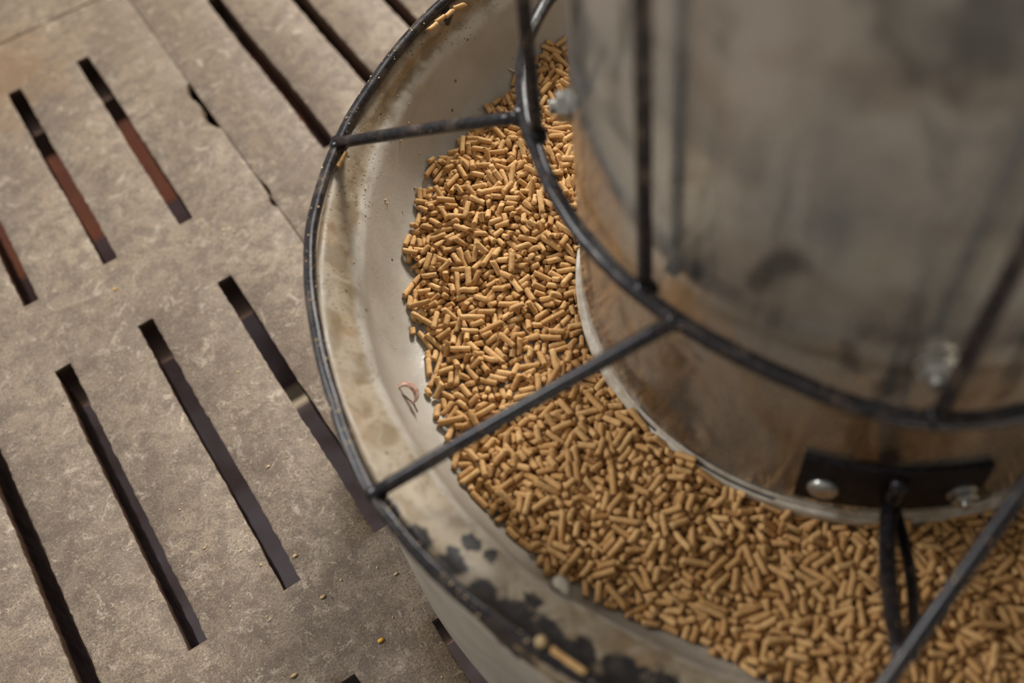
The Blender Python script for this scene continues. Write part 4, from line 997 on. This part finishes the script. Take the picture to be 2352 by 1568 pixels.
20997345,154162370,26677595,146048162,25577769,175028083,27718072,147110002,40562745,123098002,26754910,139000141,24967625,171061033,
26237131,123129001,28878006,147005171,31438019,184061441,34028333,152040121,44638409,209016003,25077842,166162091,26687860,178095032,
32337611,166033012,33522670,123048000,38878691,155089021,18274852,146050341,30893446,123155000,30337849,167013022,32208005,165107232,
33398217,124094011,36378182,166074005,46638645,212037045,22224652,166026002,24627146,210160013,27027292,213060163,26167752,175113100,
29866925,150097031,34908017,163125033,37347436,187041173,27104687,160054174,25437648,188147041,29867884,183113193,32557312,166032003,
34718230,168070013,37197647,178038222,28157979,155035200,30396886,188092051,33537624,175143043,27077822,203088120,28247945,196100143,
34947554,179098102,29887711,211117015,32567082,187178113,26357698,195104192,31987137,188117231,33927676,190142054,42718552,185077121,
30117012,216083350,32957853,171165183,25914693,185036081,28908037,212068043,31457019,225139030,36167883,230057062,39397851,189072261,
30767739,210118111,25285022,164083014,28747577,183111190,30167949,206162070,37867681,226128093,34797410,254090131,34147528,229174062,
33987847,212038182,33328167,178144052,34187334,229055152,35787011,249148283,32217279,234144041,32927131,241097300,39911989,251165075,
43992374,223086015,41741810,219026104,21595580,181172055,40311942,220172035,43701929,195000075,43221597,197000015,39951882,220074083,
42772085,246086155,34382438,270102074,38101936,254167114,41362071,252160185,44982417,198171083,41422247,257018013,45881782,210120012,
46721922,181063133,26372297,217155034,23635565,161088014,43041800,179018083,45092034,168138002,46342161,209116005,45521912,187155062,
44542301,208102134,43421757,200108082,45941948,179061083,45592623,211043044,40331568,201005034,44022138,222051104,42521917,220151072,
47122462,206116044,44691788,170142032,46782526,187051134,39901772,217130062,38161825,235040242,41691557,210058104,38291584,205164044,
41172630,230096083,23835615,178092072,44751671,213168082,45552285,156095045,47722594,185034185,38831732,177017163,19555596,162176044,
32671866,230137013,45962027,221083152,30562036,233156074,40942120,270010024,46072513,208044043,44631575,176046143,46822289,185099013,
47392365,198106113,35121697,219166013,42872228,221047085,41871981,235021081,39642077,254160062,27882259,231161022,43001991,200084183,
47231991,206062002,36052514,262019222,28942075,220158034,31721917,237050033,35221740,190166014,17025578,198087002,46021731,168153013,
41051863,173179253,46221544,142138072,41811692,171135094,44891879,183096243,40631806,201122131,41031710,173178011,26182388,184069014,
40051633,177062112,37601732,157152055,43791865,210107292,27862246,185143095,39351821,219139070,31162527,252037323,32652447,263042152,
44021504,162160052,43382271,230137091,38911612,175158082,31922415,256035012,42991654,166060092,28752195,203159243,45852179,229133232,
43082040,169179024,45212219,173035284,45711654,174045162,46171845,166013011,46542047,166152005,29692125,176129143,37291788,195086071,
40991985,228068272,45591537,145144071,47252036,166062003,45712383,170033022,45092473,203078182,36511682,188081021,40881625,150132072,
41161797,170016002,47162665,204102063,44632008,145093261,42051764,201013280,28012114,248159031,46712122,195150412,44782143,207097031,
46392354,123100002,42431718,189008230,45911458,161086000,42111901,190085282,45991857,123008004,47782247,145043075,41481614,148136073,
43191520,181029251,44221732,157009130,22045652,123090004,43162306,173014064,18005612,209113000,43431708,167142082,31972571,210023043,
39122575,209039060,37711825,157081143,39081809,176103033,40932610,191094084,41752077,209018004,38141916,209106131,45731791,123097002,
39841748,177114063,44101659,164050010,46972330,151070212,45351725,142038431,46162681,204000373,38751855,184128342,33831795,223051051,
43712708,208107132,31672617,218024031,46891824,148105114,33191836,214138021,42842155,248067050,33836877,310055114,42052031,205017052,
38161754,160034381,45041653,173145023,25215598,151156072,39591668,149125072,32902474,232057062,29132340,237177091,33401765,247032160,
43832220,201010002,41732221,223004061,18275628,166113003,31421948,195074005,35102497,216083061,27202287,186144111,14245655,147078073,
44282113,166093005,32872782,193035105,44332349,168046001,47051741,156089042,45322524,166167002,42242675,206164023,42471685,136141044,
42551509,177038260,42641843,176103282,45692026,145049281,34842721,229098220,42921561,151092022,43092244,179013054,44322470,146007123,
40961530,182101130,20405634,123104002,45362070,123094003,44031942,156151001,37341676,179034260,33582856,251077272,46542645,164104024,
43632428,165052012,30092016,206162000,31402382,219121062,34966819,294002235,45602163,186125260,25035556,124160002,16565618,163000033,
45272713,125035002,39081690,148124070,15905584,193179021,14475588,159179371,35372434,195095085,42102171,217101081,35802818,200077204,
36033045,239064183,45311955,134001091,41721873,166151011,43202164,162001083,38851932,181155084,40241684,148036380,24672482,209148071,
47522422,154033093,43541858,144157094,44242057,144003221,43131872,186099270,37932502,204087112,34427038,295129113,44591874,145095241,
23105599,123093002,46411642,129096011,32742376,215176120,43711927,123061002,36442914,166113004,46872421,146140321,37922557,209087001,
34352884,202018131,44321960,123061002,22105608,151075130,34011813,183162031,44761775,125130012,15085587,149011411,46342411,130168450,
46272510,166050023,41452170,186086064,40071857,168106010,37588265,247167012,33926757,273164102,36601732,161079002,30832457,185076052,
36002938,190012161,30952379,188071094,38191870,168032070,34437215,317095002,42118214,236098233,25845537,167024040,40461915,151060452,
42701983,151101095,41321968,161120053,43832224,151167095,38652591,167133072,33362441,181163084,45752212,155035212,47022069,123089004,
46261976,150053220,43162371,171014290,44052676,170161140,43721671,132136032,40971731,130171002,29642373,209072010,41678164,224136141,
35167376,312157282,36551794,155033380,44492420,123111003,34572483,163170191,46622233,137037220,46742591,153178222,38788350,246040014,
31992458,196139421,36148335,238086203,42758135,270067103,47182173,144138152,36417711,315140163,34827149,294026292,47191631,152049113,
33846685,264111194,43731779,124084001,19695659,123108000,46542520,123165005,17765677,123060002,45841695,126113022,45402430,141106084,
15525621,151058270,42881752,127142023,38558374,209126014,32522535,179179072,41961950,123041005,42021591,150136072,40312000,209169000,
47232256,156139200,29183154,146117301,42558095,237066102,39492022,167081021,44401671,129143020,44951671,128143020,42412665,162034002,
43008279,205177005,38071995,203137090,41988053,233113232,43712719,133161140,47261513,172133131,40998138,227059082,37667903,291132181,
40141852,126148011,45372316,123100001,26755230,123012002,45282527,123151002,41548748,165068123,35732496,166004022,43208243,239085011,
37911887,128099012,47021701,125174002,29082231,153153021,40762661,163094003,33812474,168162053,38068118,228054165,42648171,232012173,
41368026,221122143,37796991,307017063,41038068,251169101,36027545,313054042,42912365,123149002,46781528,143138072,38991815,132114033,
44502181,123041004,22623735,123025003,44191844,123059000,41172587,142086074,47792582,123145002,43492369,123059003,39391969,165081050,
40912138,154125063,21953937,166061003,46432140,123171002,37283005,173063152,29215981,158121174,32082330,211056011,43992767,151073232,
38288058,250066134,45742741,173085034,27784231,186154123,37467867,256099042,34167157,256024222,16204712,127114011,26083093,123075001,
44791604,135093022,27452703,125149004,26572970,123053002,41832335,123062003,30042299,171017014,34791987,131084012,37082555,123104003,
39361911,150175182,41271881,124136001,15264847,156086161,39062523,144031231,46912016,123179004,32982654,141022451,42652651,123124004,
45992729,123131000,31812682,155165093,45922645,123042001,46061915,123098002,34172055,146030431,33142550,148030153,40942011,165120032,
36313029,166069002,37633063,167073071,46282194,155036230,25874252,145076113,36568389,226089063,39588335,249064011,35447635,295122071,
33767165,288143123,36156916,322171133,16935655,123098000,19126780,130088024,31023322,123098003,34892345,123035002,39441784,133114042,
42222692,123123004,32122786,123157003,35052936,123023000,45612250,123091002,19095471,123148001,22706282,123065002,30252448,156118144,
41211804,126090012,17744235,126104013,24065600,123093000,34002842,151106124,47491959,123179000,18314552,123001001,40211992,123115004,
39952357,167141023,45202368,123099001,31932317,165025042,42121807,142037431,21995309,123010004,32252500,123063002,40782462,136121111,
23563795,144117150,40668714,193065071,31812405,169001183,30282871,161036063,41888744,201068123,41568276,180140163,37448018,216085284,
38378189,215167025,25915250,123013000,23316873,169157010,38852145,131154430,21024485,168152013,38878224,210166014,42628842,229000054,
20664719,182086291,26774343,123032003,28472277,197078090,37377943,229015194,37078080,238033283,39428257,237149112,39998541,235159193,
34786934,208082022,37717017,350169093,35962858,123022003,43492185,123172002,45232123,123094001,16195384,124135002,16145523,125052003,
20513924,123038003,30142328,129080010,39562539,123146001,42072148,123031001,40648686,145065071,18115129,123162003,24043235,123040002,
37182496,136059260,40078602,131095002,43931584,148039370,19834215,166113004,20026509,123008001,27092824,123106001,29222908,123028000,
35203109,123116001,41332135,123029004,40862637,123093003,17255106,135107160,21395370,123148001,30582053,169073011,30952448,136114054,
29902986,123134002,31173383,123098001,33142727,123015002,20014155,123037002,28384059,123149003,37243088,123164001,18834655,161097013,
21204766,146160133,24252688,155154000,27104812,149138022,37118401,171055025,36642454,145006371,41872682,161124010,24724133,168113015,
23144598,167034034,29533668,123034002,40842264,160160091,41878790,173068123,18684207,164166001,25604071,166093000,34393134,142071181,
42798012,205179034,34182635,166107002,25575170,149033114,31072155,189095070,23534121,166158001,33456668,164026230,42592101,170168222,
25204774,158003043,27714376,184012140,37062511,187125142,34427081,197105133,35607369,256131043,22685074,197125161,34256774,184118034,
38202425,169066211,23944374,182002113,27164361,163062102,37958013,233067222,35976873,271016083,23864723,188132071,34466868,216162085,
35076883,252117180,34597308,276008113,38967058,284015161,20035182,123086003,21403422,126139011,21497073,125114005,25392825,128124021,
23413951,123081000,23414965,123105000,23676983,123178001,27592544,132118033,26354165,123168004,29212316,137082031,28896608,123023004,
31098059,125099004,35292782,123067000,40772366,123117003,47092616,123055000,44018420,123143001,15144799,135079050,15395112,130133000,
18124924,125121001,20454387,123037004,28854091,123150001,36013159,123126000,37002396,123126002,38168337,123087003,41082705,123098003,
21533870,123176001,20504941,123107002,32532323,123000001,31032957,123170000,35762462,123000001,39952066,123100000,20474116,123035002,
19714998,123062002,19446928,133054032,22634232,123132003,22564426,123073004,22286361,123019002,25113777,123031001,24637298,155114144,
25424125,136079210,27626672,123124004,31547227,166174005,38442567,123104005,40042928,123167001,44432316,123169000,43558052,123066005,
47902425,123043003,15105323,130135000,21525163,123098003,22725029,123078000,26174378,146039281,27123469,123167001,31376504,123168000,
31727596,133055400,35812197,123149002,40011745,132171000,40582173,123041003,44042272,136002270,43272801,123171001,19814927,166011015,
21345453,123104004,26946688,123158000,29502346,173076030,30778087,169091022,34682675,123125004,38362296,123104002,40862891,171168071,
41602080,145040261,42968307,166177005,20974014,149144202,21854215,123025001,31942591,142111084,32486487,123025003,33776675,123066002,
39902671,123114000,39692856,123023001,40062375,123126000,42441890,123040002,42832097,123022002,41368211,166155001,20295395,123150000,
21824787,123136002,22364916,166086004,30116527,146131291,29276873,123004004,35953114,173108450,37272672,165061011,36683075,160058243,
36737437,151033212,40181985,166123002,43818540,175157135,26136900,164126172,29352742,165131022,35853189,167162003,37162812,166109001,
39258264,173178450,47728838,206175000,17624772,167123003,24674460,137165092,35558434,195012294,38768291,183028143,43842624,123037001,
23265199,125129001,27064509,123008003,27345385,123130000,28352284,154096060,33267203,178064105,40128333,166068004,42452222,125172001,
44842761,130172450,42408179,168157012,25855416,123072001,34176747,140136093,35427267,220173212,37838467,167160033,40138437,184177065,
45738531,210076013,19294968,184056130,23524519,166115003,28064311,168143162,32961892,173091120,36106898,200085053,42318098,177050140,
31017375,169164101,29917538,217098093,40872744,166133001,40478584,172047062,21334045,170104280,41738139,182113151,45048371,209016003,
19324812,197020044,26485038,166135071,36697584,188005172,26475614,123078000,30577120,213017163,36478095,187016142,39268416,209038100,
35247218,234173193,36307453,182021311,36687754,203030253,25427566,208101071,26805393,123040001,34777135,216119162,21164939,198082110,
27837249,212133060,40177923,229034103,39938384,252157012,27796905,214151360,28537231,204157020,21434527,174142171,32737567,189079172,
35247513,230146053,36667708,228021222,36807949,245024121,24165087,153129052,37007907,268099050,35137093,236119171,23314818,196044075,
32666782,205112272,34126906,154009000,35237577,261127101,36756954,325063151,42388011,269121222,33936917,245164083,34836958,247086041)
NP = len(REST) // 2
rg = random.Random(3)
def xform(i):
    p, w = REST[2 * i], REST[2 * i + 1]
    x = (p // 10000) / 9999 * 0.8 - 0.4; y = (p % 10000) / 9999 * 0.8 - 0.4
    kind = w % 10; el = RAD((w // 10 % 100) * 2); az = RAD((w // 1000 % 1000) * 2); z = 0.13 + (w // 1000000) * 0.0001
    d = Vector((math.cos(el) * math.cos(az), math.cos(el) * math.sin(az), math.sin(el)))
    q = d.to_track_quat('Z', 'Y') @ Quaternion((0, 0, 1), rg.uniform(0, 6.28))
    return Vector((x, y, z)), q, kind
GROUP = 'loose feed pellets on top of the heap in the trough'
PLAB = 'tan cylindrical feed pellet lying on top of the heap in the concrete trough'
protos = {}
SV = []; SF = []
def add_stuff(loc, q, kind):
    v, f = PROTO[kind][rg.randrange(4)]; k = len(SV); R = q.to_matrix()
    SV.extend([R @ Vector(p) + loc for p in v]); SF.extend([tuple(j + k for j in g) for g in f])
for i in range(NP):
    loc, q, kind = xform(i)
    if i < 300:
        var = rg.randrange(4); key = (kind, var)
        if key not in protos:
            o = mesh_obj('feed_pellet', *PROTO[kind][var], M_PELLET)
            protos[key] = o
        else:
            o = protos[key].copy(); COL.objects.link(o)
        o.rotation_mode = 'QUATERNION'; o.location = loc + Vector((CX, CY, 0)); o.rotation_quaternion = q
        tag(o, PLAB, 'pellet', GROUP)
    else:
        add_stuff(loc, q, kind)
half = Quaternion((0, 0, 1), math.pi)
for i in range(NP):
    loc, q, kind = xform(i)
    l2 = half @ loc
    add_stuff(l2, half @ q, kind)
o = mesh_obj('feed_pellet_heap', SV, SF, M_PELLET); o.location = (CX, CY, 0)
tag(o, 'wide heap of tan feed pellets filling the ring between hopper and trough wall', 'pellets', kind='stuff')

# ------------------------------------------------------------ stray pellets and scraps
def stray(a, b, label, kind=None, r=1.0):
    a = Vector(a); b = Vector(b); L = (b - a).length
    v, f = pellet_mesh(L, int(a.x * 9999) % 97 + 3)
    o = mesh_obj('feed_pellet', [(x * r, y * r, z) for x, y, z in v], f, M_PELLET)
    o.location = (a + b) / 2; o.rotation_mode = 'QUATERNION'; o.rotation_quaternion = (b - a).to_track_quat('Z', 'Y')
    tag(o, label, 'pellet'); return o
ZS = 0.2325
stray((.2522, .6336, ZS), (.2617, .6362, ZS), 'stray pellet on the trough rim, lowest of the row of four', r=.85)
stray((.2614, .6378, ZS), (.2700, .6394, ZS), 'stray pellet on the trough rim, second from the bottom of the row of four', r=.85)
stray((.2703, .6383, ZS), (.2782, .6413, ZS), 'stray pellet on the trough rim, third from the bottom of the row of four', r=.85)
stray((.2800, .6424, ZS), (.2890, .6408, ZS), 'stray pellet on the trough rim at the top edge, uppermost of the row of four', r=.85)
stray((.1332, .5561, .2320), (.1446, .5643, .2320), 'single stray pellet caught just below the weld of the upper spoke and outer ring', r=.8)
stray((.0655, .2028, .236), (.0728, .1838, .235), 'long stray pellet lying on the black-smeared trough rim near the bottom edge', r=.9)
o = mesh_obj('feed_crumb', *lumps((.0635, .2080, .2375), .0034, (1, 1, .8), 8), M_CRUMB); tag(o, 'tan crumb at the upper end of the long pellet on the black-smeared rim', 'crumb')

def curl(name, path, width, mat, label, cat, thick=0.0005, parent=None):
    V = []; F = []
    P = [Vector(p) for p in path]; n = len(P)
    for i, p in enumerate(P):
        t = (P[min(i + 1, n - 1)] - P[max(i - 1, 0)]).normalized(); w = width * math.sin(math.pi * (i + 0.6) / (n + 0.2)) ** 0.6
        side = t.cross(Vector((0.3, 0.2, 1))).normalized() * w / 2; nn = t.cross(side).normalized() * thick
        V += [p - side, p + side + nn * 2, p + side + nn, p - side - nn]
    for i in range(n - 1):
        for j in range(4): F.append((i * 4 + j, i * 4 + (j + 1) % 4, i * 4 + 4 + (j + 1) % 4, i * 4 + 4 + j))
    F.append((0, 1, 2, 3)); F.append(tuple((n - 1) * 4 + j for j in (3, 2, 1, 0)))
    o = mesh_obj(name, V, F, mat, parent)
    if label: tag(o, label, cat)
    return o
hk = empty('curled_husk', (.0919, .4140, .1600)); tag(hk, 'reddish curled husk with a dark stalk on the bare trough floor left of the heap', 'husk')
o = curl('husk_flake', [(.0000 + .0058 * math.cos(t), .0010 + .0072 * math.sin(t), .0045 + .0025 * math.sin(t * .5)) for t in [2.4 - 0.33 * k for k in range(14)]], .0042, M_HUSK, None, None, parent=hk)
v, f = tube([(-.0045, .0062, .004), (-.002, .001, .003), (.0, -.006, .0012), (-.001, -.013, .0006)], lambda i: .0008 - .0001 * i, 8); mesh_obj('stalk', v, f, M_STALK, hk)
curl('curled_scrap', [(.3222 + .0045 * math.cos(t), .6385 + .0075 * math.sin(t), .1565 + .002 * math.sin(t)) for t in [0.4 + 0.35 * k for k in range(14)]], .003, M_RIM, 'thin dark-edged curled scrap on the trough beside the upright rod, above the heap', 'scrap')
o = mesh_obj('pale_chip', *lumps((.0938, .2362, .2050), .0055, (.8, 1.2, .25), 5, 2, .6), M_PALE); tag(o, 'pale concrete chip on the trough ledge at the lower left edge of the pellet heap', 'chip')
curl('crack_strip', [(.0880, .2390, .2085), (.0880, .2340, .2085), (.0905, .2290, .2085), (.094, .2255, .2080)], .0016, M_STALK, 'dark sliver beside the pale chip on the trough ledge', 'crack')  # dark strip standing for the hairline crack in the ledge

# crumbs strewn over slats and trough
rg = random.Random(21); V = []; F = []
def on_slat(x, y):
    if (x - CX) ** 2 + (y - CY) ** 2 < 0.362 ** 2: return False
    for a, b in ROWS:
        if a - .004 < y < b + .004:
            for s in (-0.1997, -0.1198, -0.0399, 0.04, 0.199, 0.2769, 0.3576):
                if abs(x - s) < 0.0105: return False
    return abs(x - 0.1204) > 0.004 and y < 1.17
cnt = 0
while cnt < 900:
    x, y = rg.uniform(-0.27, 0.42), rg.uniform(0.2, 1.15)
    if not on_slat(x, y): continue
    d = math.hypot(x - CX, y - CY)
    if rg.random() > max(0.12, 1.25 - (d - 0.35) * 2.6): continue
    r = rg.choice((.0002, .0003, .0003, .0004, .0005, .0007)) * rg.uniform(.8, 1.2)
    v, f = lumps((x, y, r * .5), r, (rg.uniform(.8, 1.6), rg.uniform(.8, 1.6), .8), rg.uniform(0, 99), 1, .6)
    k = len(V); V += v; F += [tuple(i + k for i in q) for q in f]; cnt += 1
for i in range(70):
    a = rg.uniform(95, 215); bw = bowl(a); q = rg.uniform(3, len(bw) - 1.01); w = q - int(q)
    rr = bw[int(q)][0] * (1 - w) + bw[int(q) + 1][0] * w; zz = bw[int(q)][1] * (1 - w) + bw[int(q) + 1][1] * w
    r = rg.choice((.0004, .0006, .0008, .001)); p = pol(rr, a, zz)
    v, f = lumps(p, r, (1.2, 1, .7), rg.uniform(0, 99), 1, .6)
    k = len(V); V += v; F += [tuple(i + k for i in q) for q in f]
for i in range(90):
    a = rg.uniform(100, 215); th = RAD(rg.uniform(20, 160)); rr = interp(OUT, a)
    p = pol(rr + math.cos(th) * RR, a, ZO + math.sin(th) * RR); r = rg.choice((.0003, .0004, .0006, .0008))
    v, f = lumps(p, r, (1.2, 1, .8), rg.uniform(0, 99), 1, .6)
    k = len(V); V += v; F += [tuple(i + k for i in q) for q in f]
o = mesh_obj('feed_crumbs', V, F, M_CRUMB); tag(o, 'fine tan feed crumbs strewn over slats, trough wall and outer ring', 'crumbs', kind='stuff')
def bit(x, y, r, mat, label, sq=(1.3, .9, .7)):
    o = mesh_obj('feed_crumb', *lumps((x, y, r * sq[2] * .8), r, sq, x * 900), mat); tag(o, label, 'crumb')
bit(-.0052, .3452, .0019, M_YELLOW, 'bright yellow maize bit on the slat nearest the trough at the bottom of the photo')
bit(-.0279, .4413, .0015, M_CRUMB, 'tan crumb on the slat just past the end of the middle lower slot')
bit(-.0252, .3995, .0016, M_CRUMB, 'pale tan crumb on the plain strip below the end of the middle lower slot', (1.6, .8, .7))
bit(-.0109, .5232, .0012, M_CRUMB, 'small pale crumb on the slat between the two lower slots beside the trough', (1.6, .8, .7))
bit(-.0480, .7746, .0013, M_YELLOW, 'tiny yellow speck on the plain strip between the two rows of slots')
bit(-.0704, .3596, .0017, M_CRUMB, 'oblong tan crumb on the slat at the very bottom of the photo', (1.7, .8, .7))
bit(.0295, .3828, .0013, M_CRUMB, 'tan crumb close beside the outer wall of the trough', (1.5, .8, .7))
